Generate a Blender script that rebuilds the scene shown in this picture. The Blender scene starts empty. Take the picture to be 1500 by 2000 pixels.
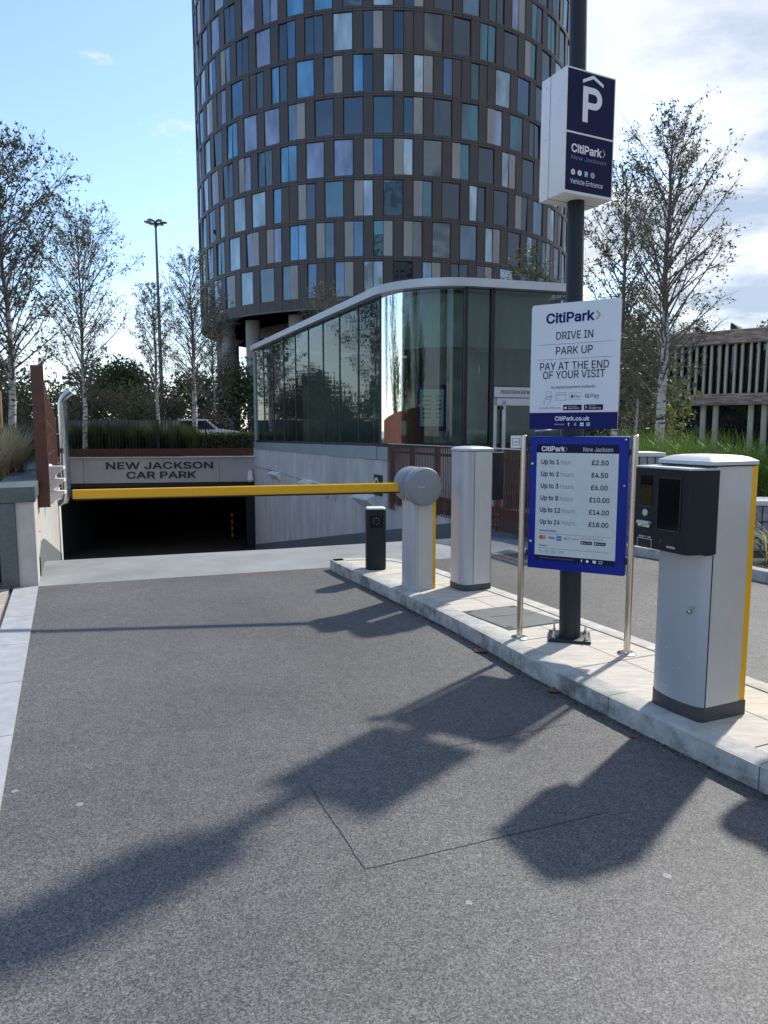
import bpy, bmesh, math, random
from mathutils import Vector, Matrix
from mathutils.geometry import tessellate_polygon

R = math.radians
sc = bpy.context.scene
COL = sc.collection

# ------------------------------------------------------------------ camera
cam = bpy.data.cameras.new("camera")
cam.sensor_fit = 'VERTICAL'
cam.sensor_height = 36.0
cam.lens = 36.0 * 1387.0 / 2000.0
cam.clip_start = 0.05
cam.clip_end = 2000
camo = bpy.data.objects.new("camera", cam)
COL.objects.link(camo)
camo.location = (0, 0, 1.6)
camo.rotation_euler = (R(90 - 6.662), 0, 0)
sc.camera = camo

# ------------------------------------------------------------------ sun, sky, exposure
SUN_EL, SUN_AZ = 45.0, 40.0          # azimuth clockwise from +Y
sl = bpy.data.lights.new("sun", 'SUN')
sl.energy = 2.5
sl.angle = R(2.0)
sl.color = (1.0, 0.955, 0.88)
so = bpy.data.objects.new("sun", sl)
COL.objects.link(so)
sd = Vector((math.sin(R(SUN_AZ)) * math.cos(R(SUN_EL)), math.cos(R(SUN_AZ)) * math.cos(R(SUN_EL)), math.sin(R(SUN_EL))))
so.rotation_euler = sd.to_track_quat('Z', 'Y').to_euler()
so.location = (20, 20, 30)

w = bpy.data.worlds.new("World")
sc.world = w
w.use_nodes = True
nt = w.node_tree
nt.nodes.clear()
def wn(t, **k):
    n = nt.nodes.new(t)
    for a, b in k.items():
        setattr(n, a, b)
    return n
sky = wn('ShaderNodeTexSky')
sky.sky_type = 'NISHITA'
sky.sun_disc = False
sky.sun_elevation = R(SUN_EL)
sky.sun_rotation = R(SUN_AZ)
sky.altitude = 50
sky.air_density = 1.0
sky.dust_density = 0.5
sky.ozone_density = 2.6
tc = wn('ShaderNodeTexCoord')
def lk(a, b): nt.links.new(a, b)
def wmath(op, a, b=None, c=None, clamp=False):
    n = wn('ShaderNodeMath', operation=op)
    n.use_clamp = clamp
    for i, x in enumerate((a, b, c)):
        if x is None: continue
        if isinstance(x, (int, float)): n.inputs[i].default_value = x
        else: lk(x, n.inputs[i])
    return n.outputs[0]
sep = wn('ShaderNodeSeparateXYZ'); lk(tc.outputs['Generated'], sep.inputs[0])
X, Y, Z = sep.outputs
# cloud layer: project the direction on a plane high above
zz = wmath('MAXIMUM', wmath('ADD', Z, 0.12), 0.03)
cx = wmath('DIVIDE', X, zz); cy = wmath('DIVIDE', Y, zz)
cmb = wn('ShaderNodeCombineXYZ'); lk(cx, cmb.inputs[0]); lk(cy, cmb.inputs[1]); cmb.inputs[2].default_value = 3.7
n1 = wn('ShaderNodeTexNoise'); lk(cmb.outputs[0], n1.inputs['Vector'])
n1.inputs['Scale'].default_value = 1.35; n1.inputs['Detail'].default_value = 8; n1.inputs['Roughness'].default_value = 0.56
n1.inputs['Distortion'].default_value = 0.25
# more cloud to the right, fewer to the left
bias = wmath('MULTIPLY_ADD', X, 0.62, -0.055)
cov = wmath('ADD', n1.outputs['Fac'], bias)
mask = wn('ShaderNodeMapRange', interpolation_type='SMOOTHSTEP'); lk(cov, mask.inputs['Value'])
mask.inputs['From Min'].default_value = 0.50; mask.inputs['From Max'].default_value = 0.66
dens = wn('ShaderNodeMapRange', interpolation_type='SMOOTHSTEP'); lk(cov, dens.inputs['Value'])
dens.inputs['From Min'].default_value = 0.60; dens.inputs['From Max'].default_value = 0.80
# low bank of white cloud near the horizon
low = wn('ShaderNodeMapRange', interpolation_type='SMOOTHSTEP')
n2 = wn('ShaderNodeTexNoise'); lk(tc.outputs['Generated'], n2.inputs['Vector']); n2.inputs['Scale'].default_value = 7; n2.inputs['Detail'].default_value = 6
lk(wmath('ADD', Z, wmath('MULTIPLY', wmath('SUBTRACT', n2.outputs['Fac'], 0.5), 0.34)), low.inputs['Value'])
low.inputs['From Min'].default_value = 0.18; low.inputs['From Max'].default_value = 0.10
ccol = wn('ShaderNodeMix', data_type='RGBA')
lk(dens.outputs[0], ccol.inputs['Factor'])
ccol.inputs[6].default_value = (3.7, 3.85, 4.0, 1)
ccol.inputs[7].default_value = (1.75, 2.05, 2.6, 1)
mx = wn('ShaderNodeMix', data_type='RGBA')
# small thin wisps
n3 = wn('ShaderNodeTexNoise'); lk(cmb.outputs[0], n3.inputs['Vector']); n3.inputs['Scale'].default_value = 4.2; n3.inputs['Detail'].default_value = 7; n3.inputs['Roughness'].default_value = 0.6
wsp = wn('ShaderNodeMapRange', interpolation_type='SMOOTHSTEP'); lk(n3.outputs['Fac'], wsp.inputs['Value'])
wsp.inputs['From Min'].default_value = 0.60; wsp.inputs['From Max'].default_value = 0.74
mask_all = wmath('MAXIMUM', mask.outputs[0], wmath('MULTIPLY', wsp.outputs[0], 0.75))
allmask = wmath('MAXIMUM', mask_all, wmath('MULTIPLY', low.outputs[0], 0.55), clamp=True)
lk(wmath('MULTIPLY', allmask, 0.93), mx.inputs['Factor'])
lk(sky.outputs[0], mx.inputs[6]); lk(ccol.outputs[2], mx.inputs[7])
bg = wn('ShaderNodeBackground'); bg.inputs['Strength'].default_value = 0.14
lk(mx.outputs[2], bg.inputs['Color'])
wo = wn('ShaderNodeOutputWorld'); lk(bg.outputs[0], wo.inputs['Surface'])

sc.view_settings.view_transform = 'Standard'
sc.view_settings.look = 'None'
sc.view_settings.gamma = 1.0
sc.view_settings.use_curve_mapping = False
sc.view_settings.exposure = 1.0

random.seed(7)
# ------------------------------------------------------------------ materials
MATS = {}
def mat(name, col, rough=0.6, metal=0.0, var=0.12, scale=6.0, bump=0.0, bscale=80.0, spec=0.5, streak=0.0, transl=0.0, stretch=None):
    if name in MATS: return MATS[name]
    m = bpy.data.materials.new(name); m.use_nodes = True
    t = m.node_tree; N = t.nodes; L = t.links
    b = N['Principled BSDF']
    b.inputs['Roughness'].default_value = rough
    b.inputs['Metallic'].default_value = metal
    b.inputs['Specular IOR Level'].default_value = spec
    c = tuple(col)
    co = N.new('ShaderNodeTexCoord')
    src = co.outputs['Object']
    if stretch:
        mp = N.new('ShaderNodeMapping'); mp.inputs['Scale'].default_value = stretch
        L.new(src, mp.inputs['Vector']); srcv = mp.outputs[0]
    else:
        srcv = src
    if var > 0:
        n = N.new('ShaderNodeTexNoise'); n.inputs['Scale'].default_value = scale
        n.inputs['Detail'].default_value = 7; n.inputs['Roughness'].default_value = 0.62
        L.new(srcv, n.inputs['Vector'])
        r = N.new('ShaderNodeMapRange'); L.new(n.outputs['Fac'], r.inputs['Value'])
        r.inputs['From Min'].default_value = 0.3; r.inputs['From Max'].default_value = 0.7
        mxn = N.new('ShaderNodeMix'); mxn.data_type = 'RGBA'
        L.new(r.outputs[0], mxn.inputs['Factor'])
        mxn.inputs[6].default_value = tuple(max(0, x * (1 - var)) for x in c) + (1,)
        mxn.inputs[7].default_value = tuple(min(1, x * (1 + var)) for x in c) + (1,)
        L.new(mxn.outputs[2], b.inputs['Base Color'])
        rr = N.new('ShaderNodeMapRange'); L.new(n.outputs['Fac'], rr.inputs['Value'])
        rr.inputs['To Min'].default_value = max(0.02, rough * 0.8); rr.inputs['To Max'].default_value = min(1, rough * 1.2)
        L.new(rr.outputs[0], b.inputs['Roughness'])
    else:
        b.inputs['Base Color'].default_value = c + (1,)
    if bump > 0:
        nb = N.new('ShaderNodeTexNoise'); nb.inputs['Scale'].default_value = bscale; nb.inputs['Detail'].default_value = 4
        L.new(src, nb.inputs['Vector'])
        bp = N.new('ShaderNodeBump'); bp.inputs['Strength'].default_value = bump; bp.inputs['Distance'].default_value = 0.01
        L.new(nb.outputs['Fac'], bp.inputs['Height']); L.new(bp.outputs[0], b.inputs['Normal'])
    if transl > 0:
        o = N['Material Output']; tr = N.new('ShaderNodeBsdfTranslucent'); tr.inputs['Color'].default_value = tuple(min(1, x * 1.5) for x in c) + (1,)
        ms = N.new('ShaderNodeMixShader'); ms.inputs[0].default_value = transl
        L.new(b.outputs[0], ms.inputs[1]); L.new(tr.outputs[0], ms.inputs[2]); L.new(ms.outputs[0], o.inputs['Surface'])
    MATS[name] = m
    return m

def mat_asphalt():
    m = bpy.data.materials.new("asphalt"); m.use_nodes = True
    t = m.node_tree; N = t.nodes; L = t.links; b = N['Principled BSDF']
    co = N.new('ShaderNodeTexCoord')
    def noise(s, d=4, r=0.6):
        n = N.new('ShaderNodeTexNoise'); n.inputs['Scale'].default_value = s; n.inputs['Detail'].default_value = d; n.inputs['Roughness'].default_value = r
        L.new(co.outputs['Object'], n.inputs['Vector']); return n.outputs['Fac']
    v = N.new('ShaderNodeTexVoronoi'); v.inputs['Scale'].default_value = 205; L.new(co.outputs['Object'], v.inputs['Vector'])
    sepc = N.new('ShaderNodeSeparateColor'); L.new(v.outputs['Color'], sepc.inputs[0])
    ramp = N.new('ShaderNodeValToRGB'); L.new(sepc.outputs[0], ramp.inputs[0])
    e = ramp.color_ramp.elements
    e[0].position = 0.0; e[0].color = (0.043, 0.0415, 0.041, 1)
    e[1].position = 1.0; e[1].color = (0.25, 0.243, 0.23, 1)
    x = e.new(0.55); x.color = (0.132, 0.128, 0.123, 1)
    x = e.new(0.9); x.color = (0.182, 0.177, 0.168, 1)
    big = N.new('ShaderNodeMapRange'); L.new(noise(0.55, 6), big.inputs['Value'])  # broad tone patches put soft patches of reflected light into the colour
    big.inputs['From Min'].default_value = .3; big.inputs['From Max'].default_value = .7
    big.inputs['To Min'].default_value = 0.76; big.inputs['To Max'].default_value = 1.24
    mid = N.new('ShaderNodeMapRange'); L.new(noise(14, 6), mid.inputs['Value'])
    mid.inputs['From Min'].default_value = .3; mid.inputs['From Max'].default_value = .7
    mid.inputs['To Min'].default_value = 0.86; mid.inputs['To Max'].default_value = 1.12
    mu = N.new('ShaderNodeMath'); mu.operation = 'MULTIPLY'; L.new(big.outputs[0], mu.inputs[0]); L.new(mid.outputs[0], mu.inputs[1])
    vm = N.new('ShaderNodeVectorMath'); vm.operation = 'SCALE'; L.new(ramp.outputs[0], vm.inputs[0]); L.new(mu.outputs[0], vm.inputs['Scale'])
    # sparse pale spots of old gum and grit
    v2 = N.new('ShaderNodeTexVoronoi'); v2.inputs['Scale'].default_value = 2.6; L.new(co.outputs['Object'], v2.inputs['Vector'])
    s2 = N.new('ShaderNodeSeparateColor'); L.new(v2.outputs['Color'], s2.inputs[0])
    nz = N.new('ShaderNodeMath'); nz.operation = 'MULTIPLY_ADD'; L.new(noise(60, 2), nz.inputs[0]); nz.inputs[1].default_value = 0.045; L.new(v2.outputs['Distance'], nz.inputs[2])
    lt = N.new('ShaderNodeMath'); lt.operation = 'LESS_THAN'; L.new(nz.outputs[0], lt.inputs[0]); lt.inputs[1].default_value = 0.066
    gt = N.new('ShaderNodeMath'); gt.operation = 'GREATER_THAN'; L.new(s2.outputs[0], gt.inputs[0]); gt.inputs[1].default_value = 0.55
    mm = N.new('ShaderNodeMath'); mm.operation = 'MULTIPLY'; L.new(lt.outputs[0], mm.inputs[0]); L.new(gt.outputs[0], mm.inputs[1])
    m3 = N.new('ShaderNodeMath'); m3.operation = 'MULTIPLY'; L.new(mm.outputs[0], m3.inputs[0]); m3.inputs[1].default_value = 0.55
    mxn = N.new('ShaderNodeMix'); mxn.data_type = 'RGBA'; L.new(m3.outputs[0], mxn.inputs['Factor'])
    L.new(vm.outputs[0], mxn.inputs[6]); mxn.inputs[7].default_value = (0.42, 0.42, 0.42, 1)
    L.new(mxn.outputs[2], b.inputs['Base Color'])
    b.inputs['Roughness'].default_value = 0.62
    b.inputs['Specular IOR Level'].default_value = 0.45
    bp = N.new('ShaderNodeBump'); bp.inputs['Strength'].default_value = 1.0; bp.inputs['Distance'].default_value = 0.007
    L.new(sepc.outputs[1], bp.inputs['Height']); L.new(bp.outputs[0], b.inputs['Normal'])
    return m

def mat_brick(name, c1, c2, mortar, scale, vertical=True, squash=(0.215, 0.065), rough=.85):
    m = bpy.data.materials.new(name); m.use_nodes = True
    t = m.node_tree; N = t.nodes; L = t.links; b = N['Principled BSDF']; b.inputs['Roughness'].default_value = rough
    co = N.new('ShaderNodeTexCoord'); s = N.new('ShaderNodeSeparateXYZ'); L.new(co.outputs['Object'], s.inputs[0])
    c = N.new('ShaderNodeCombineXYZ'); L.new(s.outputs[0], c.inputs[0]); L.new(s.outputs[2 if vertical else 1], c.inputs[1])
    br = N.new('ShaderNodeTexBrick'); L.new(c.outputs[0], br.inputs['Vector'])
    br.inputs['Color1'].default_value = c1 + (1,); br.inputs['Color2'].default_value = c2 + (1,); br.inputs['Mortar'].default_value = mortar + (1,)
    br.inputs['Scale'].default_value = 1.0; br.inputs['Brick Width'].default_value = squash[0]; br.inputs['Row Height'].default_value = squash[1]
    br.inputs['Mortar Size'].default_value = 0.006; br.inputs['Bias'].default_value = 0.0
    n = N.new('ShaderNodeTexNoise'); n.inputs['Scale'].default_value = scale; n.inputs['Detail'].default_value = 6; L.new(co.outputs['Object'], n.inputs['Vector'])
    mr = N.new('ShaderNodeMapRange'); L.new(n.outputs['Fac'], mr.inputs['Value']); mr.inputs['To Min'].default_value = .45; mr.inputs['To Max'].default_value = 1.55
    vm = N.new('ShaderNodeVectorMath'); vm.operation = 'SCALE'; L.new(br.outputs['Color'], vm.inputs[0]); L.new(mr.outputs[0], vm.inputs['Scale'])
    L.new(vm.outputs[0], b.inputs['Base Color'])
    return m

def mat_glass(name, tint, ior=1.6, rough=0.01):
    m = bpy.data.materials.new(name); m.use_nodes = True
    t = m.node_tree; N = t.nodes; L = t.links; N.remove(N['Principled BSDF'])
    o = N['Material Output']
    tr = N.new('ShaderNodeBsdfTransparent'); tr.inputs[0].default_value = tint + (1,)
    gl = N.new('ShaderNodeBsdfGlossy'); gl.inputs['Roughness'].default_value = rough; gl.inputs['Color'].default_value = (.9, .97, .95, 1)
    co = N.new('ShaderNodeTexCoord'); nb = N.new('ShaderNodeTexNoise'); nb.inputs['Scale'].default_value = 1.1; nb.inputs['Detail'].default_value = 1
    mp = N.new('ShaderNodeMapping'); mp.inputs['Scale'].default_value = (4, 4, .18); L.new(co.outputs['Object'], mp.inputs[0]); L.new(mp.outputs[0], nb.inputs['Vector'])
    bp = N.new('ShaderNodeBump'); bp.inputs['Strength'].default_value = .06; bp.inputs['Distance'].default_value = .04
    L.new(nb.outputs['Fac'], bp.inputs['Height']); L.new(bp.outputs[0], gl.inputs['Normal'])
    fr = N.new('ShaderNodeFresnel'); fr.inputs['IOR'].default_value = ior
    ms = N.new('ShaderNodeMixShader'); L.new(fr.outputs[0], ms.inputs[0]); L.new(tr.outputs[0], ms.inputs[1]); L.new(gl.outputs[0], ms.inputs[2])
    L.new(ms.outputs[0], o.inputs['Surface'])
    return m

def mat_pane(name, col, ior=2.05):
    """opaque tower glazing: blinds, dark rooms and painted-in reflections as colour behind a mirror-like outer sheet"""
    m = bpy.data.materials.new(name); m.use_nodes = True
    t = m.node_tree; N = t.nodes; L = t.links; N.remove(N['Principled BSDF'])
    o = N['Material Output']
    df = N.new('ShaderNodeBsdfDiffuse')
    co = N.new('ShaderNodeTexCoord'); n = N.new('ShaderNodeTexNoise'); n.inputs['Scale'].default_value = .9; n.inputs['Detail'].default_value = 3
    mp = N.new('ShaderNodeMapping'); mp.inputs['Scale'].default_value = (1, 1, .35); L.new(co.outputs['Object'], mp.inputs[0]); L.new(mp.outputs[0], n.inputs['Vector'])
    mr = N.new('ShaderNodeMapRange'); L.new(n.outputs['Fac'], mr.inputs['Value']); mr.inputs['From Min'].default_value = .3; mr.inputs['From Max'].default_value = .7
    mr.inputs['To Min'].default_value = .45; mr.inputs['To Max'].default_value = 1.4
    rgb = N.new('ShaderNodeRGB'); rgb.outputs[0].default_value = col + (1,)
    vm = N.new('ShaderNodeVectorMath'); vm.operation = 'SCALE'; L.new(rgb.outputs[0], vm.inputs[0]); L.new(mr.outputs[0], vm.inputs['Scale'])
    L.new(vm.outputs[0], df.inputs['Color'])
    gl = N.new('ShaderNodeBsdfGlossy'); gl.inputs['Roughness'].default_value = .015
    gl.inputs['Color'].default_value = (.80, .90, 1, 1)
    fr = N.new('ShaderNodeFresnel'); fr.inputs['IOR'].default_value = ior
    nb = N.new('ShaderNodeTexNoise'); nb.inputs['Scale'].default_value = .55; nb.inputs['Detail'].default_value = 1; L.new(co.outputs['Object'], nb.inputs['Vector'])
    bp = N.new('ShaderNodeBump'); bp.inputs['Strength'].default_value = .25; bp.inputs['Distance'].default_value = .12
    L.new(nb.outputs['Fac'], bp.inputs['Height']); L.new(bp.outputs[0], gl.inputs['Normal'])
    ms = N.new('ShaderNodeMixShader'); L.new(fr.outputs[0], ms.inputs[0]); L.new(df.outputs[0], ms.inputs[1]); L.new(gl.outputs[0], ms.inputs[2])
    L.new(ms.outputs[0], o.inputs['Surface'])
    return m

def mat_birch():
    m = bpy.data.materials.new("birch_bark"); m.use_nodes = True
    t = m.node_tree; N = t.nodes; L = t.links; b = N['Principled BSDF']; b.inputs['Roughness'].default_value = .8
    co = N.new('ShaderNodeTexCoord'); mp = N.new('ShaderNodeMapping'); mp.inputs['Scale'].default_value = (2.5, 2.5, 9); L.new(co.outputs['Object'], mp.inputs[0])
    n = N.new('ShaderNodeTexNoise'); n.inputs['Scale'].default_value = 2.2; n.inputs['Detail'].default_value = 6; L.new(mp.outputs[0], n.inputs['Vector'])
    r = N.new('ShaderNodeValToRGB'); L.new(n.outputs['Fac'], r.inputs[0]); e = r.color_ramp.elements
    e[0].position = .36; e[0].color = (.05, .045, .04, 1); e[1].position = .52; e[1].color = (.58, .56, .52, 1)
    L.new(r.outputs[0], b.inputs['Base Color'])
    return m

def mat_kerb():
    m = bpy.data.materials.new("granite_kerb"); m.use_nodes = True
    t = m.node_tree; N = t.nodes; L = t.links; b = N['Principled BSDF']; b.inputs['Roughness'].default_value = .8
    co = N.new('ShaderNodeTexCoord')
    def noise(s, d, r=.65):
        n = N.new('ShaderNodeTexNoise'); n.inputs['Scale'].default_value = s; n.inputs['Detail'].default_value = d; n.inputs['Roughness'].default_value = r
        L.new(co.outputs['Object'], n.inputs['Vector']); return n.outputs['Fac']
    r = N.new('ShaderNodeValToRGB'); L.new(noise(9, 8), r.inputs[0]); e = r.color_ramp.elements
    e[0].position = .3; e[0].color = (.34, .33, .30, 1); e[1].position = .7; e[1].color = (.56, .54, .49, 1)
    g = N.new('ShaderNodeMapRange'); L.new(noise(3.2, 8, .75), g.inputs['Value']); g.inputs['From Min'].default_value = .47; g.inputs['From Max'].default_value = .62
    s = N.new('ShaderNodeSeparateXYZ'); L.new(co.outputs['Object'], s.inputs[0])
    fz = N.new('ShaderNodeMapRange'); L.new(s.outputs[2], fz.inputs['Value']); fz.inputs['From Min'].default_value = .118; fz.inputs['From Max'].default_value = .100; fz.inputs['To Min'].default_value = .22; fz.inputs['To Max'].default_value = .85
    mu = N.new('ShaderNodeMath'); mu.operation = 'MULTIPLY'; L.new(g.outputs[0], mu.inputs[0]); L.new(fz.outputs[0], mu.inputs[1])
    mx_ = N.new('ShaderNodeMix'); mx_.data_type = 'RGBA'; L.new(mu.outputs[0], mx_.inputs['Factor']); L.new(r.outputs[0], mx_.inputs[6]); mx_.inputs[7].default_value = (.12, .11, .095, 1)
    L.new(mx_.outputs[2], b.inputs['Base Color'])
    bp = N.new('ShaderNodeBump'); bp.inputs['Strength'].default_value = .35; bp.inputs['Distance'].default_value = .008; L.new(noise(45, 6), bp.inputs['Height']); L.new(bp.outputs[0], b.inputs['Normal'])
    return m
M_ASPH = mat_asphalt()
M_CONC = mat("concrete_wall", (.53, .525, .505), .8, var=.22, scale=1.6, bump=.25, bscale=25, stretch=(1.6, 1.6, .45))
M_FASC = mat("fascia_concrete", (.42, .40, .385), .8, var=.12, scale=1.2, bump=.2, bscale=30)
M_CONC2 = mat("concrete_cream", (.52, .50, .47), .82, var=.15, scale=4, bump=.25, bscale=40)
M_RAMP = mat("ramp_concrete", (.235, .245, .245), .8, var=.22, scale=1.2, bump=.2, bscale=60)
M_GRAN = mat("granite_cladding", (.10, .125, .13), .5, var=.2, scale=30, bump=.1, bscale=120)
M_KERB = mat_kerb()
M_STRIP = mat("granite_strip", (.36, .37, .385), .7, var=.16, scale=9, bump=.15, bscale=140)
M_SLAB = mat("sandstone_paving", (.52, .48, .41), .8, var=.2, scale=5, bump=.2, bscale=60, stretch=(1, 5, 1))
M_PAVER = mat_brick("brick_pavers", (.40, .27, .21), (.48, .44, .38), (.16, .14, .12), 4, vertical=False, squash=(.2, .1))
M_SKIRT = mat("dark_render_skirting", (.13, .145, .155), .8, var=.15, scale=5)
M_CORTEN = mat("rusty_brown_steel", (.098, .036, .024), .6, var=.3, scale=9, bump=.1)
M_ALU = mat("brushed_aluminium", (.44, .46, .49), .42, .30, var=.04, scale=40, stretch=(30, 30, .6))
M_ALULIT = mat("aluminium_lit_side", (.54, .535, .51), .45, .25, var=.04, scale=10)  # lighter, warmer copy of the aluminium: bounced light on the sides put into colour
M_LID = mat("grey_lid", (.50, .53, .55), .45, .2, var=.05)
M_STEEL = mat("stainless_steel", (.60, .56, .50), .24, 1.0, var=.06, scale=60, stretch=(1, 1, 12))
M_GALV = mat("galvanised_steel", (.62, .63, .63), .22, 1.0, var=.08, scale=8)
M_DARK = mat("dark_plastic", (.010, .014, .019), .5, spec=.3, var=.2, scale=20)
M_PLINTH = mat("plinth_grey", (.055, .058, .062), .6, var=.2, scale=12)
M_SCREEN = mat("black_screen", (.006, .006, .008), .08, var=0)
M_HEAD = mat("grey_head_plastic", (.235, .25, .265), .42, var=.06, scale=5, bump=.05, bscale=200)
M_YEL = mat("yellow_paint", (.80, .42, .004), .4, var=.05, scale=4)
M_NAVY = mat("navy_print", (.008, .012, .115), .6, spec=.2, var=0)
M_NAVYD = mat("dark_navy_print", (.008, .009, .052), .6, spec=.2, var=0)
M_BLUE = mat("blue_frame_paint", (.003, .018, .26), .45, spec=.3, var=.06, scale=4)
M_WHITE = mat("white_sign_face", (.68, .71, .76), .4, var=.03, scale=3)
M_WHITEP = mat("white_paint", (.78, .78, .77), .4, var=.05)
M_PANELW = mat("pale_panel_face", (.56, .62, .64), .2, var=.05, scale=12)
M_INK = mat("ink", (.012, .014, .030), .5, var=0)
M_INKG = mat("grey_ink", (.16, .18, .22), .5, var=0)
M_WINK = mat("white_ink", (.80, .80, .84), .5, var=0)
M_RED = mat("red_ink", (.55, .05, .02), .5, var=0)
M_SKYB = mat("light_blue_ink", (.02, .19, .42), .5, var=0)
M_TAN = mat("tan_ink", (.36, .34, .24), .5, var=0)
M_POST = mat("anthracite_paint", (.016, .020, .027), .5, spec=.35, var=.1, scale=8)
M_ALUTRIM = mat("pale_trim", (.52, .54, .56), .4, .3, var=.06, scale=3)
M_BAND = mat("pale_blue_panel", (.33, .38, .42), .35, .2, var=.08, scale=1.5)
M_BLACK = mat("black_metal", (.010, .011, .012), .5, var=.1)
M_GLASS = mat_glass("pavilion_glass", (.42, .54, .50))
M_TOWER = mat("tower_cladding", (.054, .044, .041), .5, .1, var=.16, scale=.8, bump=.05)
M_TOWER2 = mat("tower_band", (.066, .053, .049), .5, .1, var=.14, scale=.8)
M_VENT = mat("tower_vent_panel", (.27, .262, .255), .5, .2, var=.2, scale=.7, stretch=(1, 1, .4))
M_SOFF = mat("soffit", (.42, .38, .33), .8, var=.1, scale=2)
M_COLC = mat("column_concrete", (.30, .275, .25), .85, var=.16, scale=1.2)
M_BARK = mat("dark_bark", (.065, .052, .042), .9, var=.3, scale=12)
M_TWIG = mat("twig_bark", (.15, .128, .12), .9, var=.2, scale=12)
M_BIRCH = mat_birch()
M_LEAFB = mat("birch_leaf", (.050, .066, .024), .55, var=.5, scale=2.0, transl=.35)
M_LEAFD = mat("dense_leaf", (.060, .082, .028), .6, var=.55, scale=.9, transl=.35)
M_LEAFY = mat("olive_leaf", (.13, .135, .042), .6, var=.45, scale=1.3, transl=.4)
M_LEAFR = mat("brownish_leaf", (.14, .11, .068), .7, var=.4, scale=1.5, transl=.35)
M_HEDGE = mat("hedge_leaf", (.060, .10, .018), .55, var=.5, scale=5, transl=.2)
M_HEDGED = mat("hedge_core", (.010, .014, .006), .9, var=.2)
M_GRASS = mat("grass_blade", (.075, .145, .018), .5, var=.45, scale=6, transl=.35)
M_GRASSD = mat("dark_grass_blade", (.020, .052, .024), .5, var=.4, scale=6, transl=.25)
M_GRASSO = mat("olive_grass_blade", (.050, .064, .022), .55, var=.45, scale=6, transl=.25)
M_STRAW = mat("straw_grass_blade", (.62, .51, .29), .6, var=.35, scale=6, transl=.35)
M_SOIL = mat("bed_soil", (.050, .040, .030), .95, var=.4, scale=14, bump=.5, bscale=20)
M_GROUND = mat("ground_paving", (.26, .25, .235), .85, var=.2, scale=.6)
M_LAWN = mat("lawn_ground", (.050, .068, .022), .9, var=.4, scale=1.5)
M_BRICK = mat_brick("long_brick", (.20, .115, .080), (.46, .34, .26), (.20, .175, .15), 1.6, squash=(.42, .075))
M_FIN = mat("timber_fin", (.50, .435, .32), .75, var=.2, scale=2, stretch=(4, 4, .5))
M_WGLASS = mat_pane("building_glass", (.010, .014, .018), 1.7)
M_STONEG = mat("gabion_stone", (.33, .335, .34), .85, var=.45, scale=16, bump=.6, bscale=14)
M_COPE = mat("white_coping", (.66, .65, .61), .7, var=.1)
M_DRYLEAF = mat("dry_leaf", (.17, .085, .035), .8, var=.4, scale=30)
M_WOOD = mat("stake_wood", (.30, .22, .14), .85, var=.2, scale=8)
M_COVER = mat("cover_steel", (.13, .135, .135), .6, .4, var=.2, scale=30, bump=.4, bscale=160)
M_CAR = mat("white_car_paint", (.72, .73, .74), .2, var=0)
M_TYRE = mat("tyre_rubber", (.012, .012, .012), .8, var=.1)
M_JOINT = mat("bitumen_joint", (.035, .035, .037), .8, var=.2, scale=20)
M_LITE = mat("lamp_lens", (.55, .56, .55), .3, var=.05)
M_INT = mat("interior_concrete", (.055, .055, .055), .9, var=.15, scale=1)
M_GREENS = mat("green_sign", (.01, .25, .09), .5, var=0)

PANES = [mat_pane("pane_deep_blue", (.014, .075, .19)), mat_pane("pane_sky_blue", (.06, .23, .40)), mat_pane("pane_teal", (.014, .105, .125)),
         mat_pane("pane_dark_teal", (.005, .030, .036)), mat_pane("pane_black", (.004, .008, .011)), mat_pane("pane_pale", (.30, .40, .46)),
         mat_pane("pane_grey_blue", (.075, .13, .19)), mat_pane("pane_lavender", (.20, .24, .36))]

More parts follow.
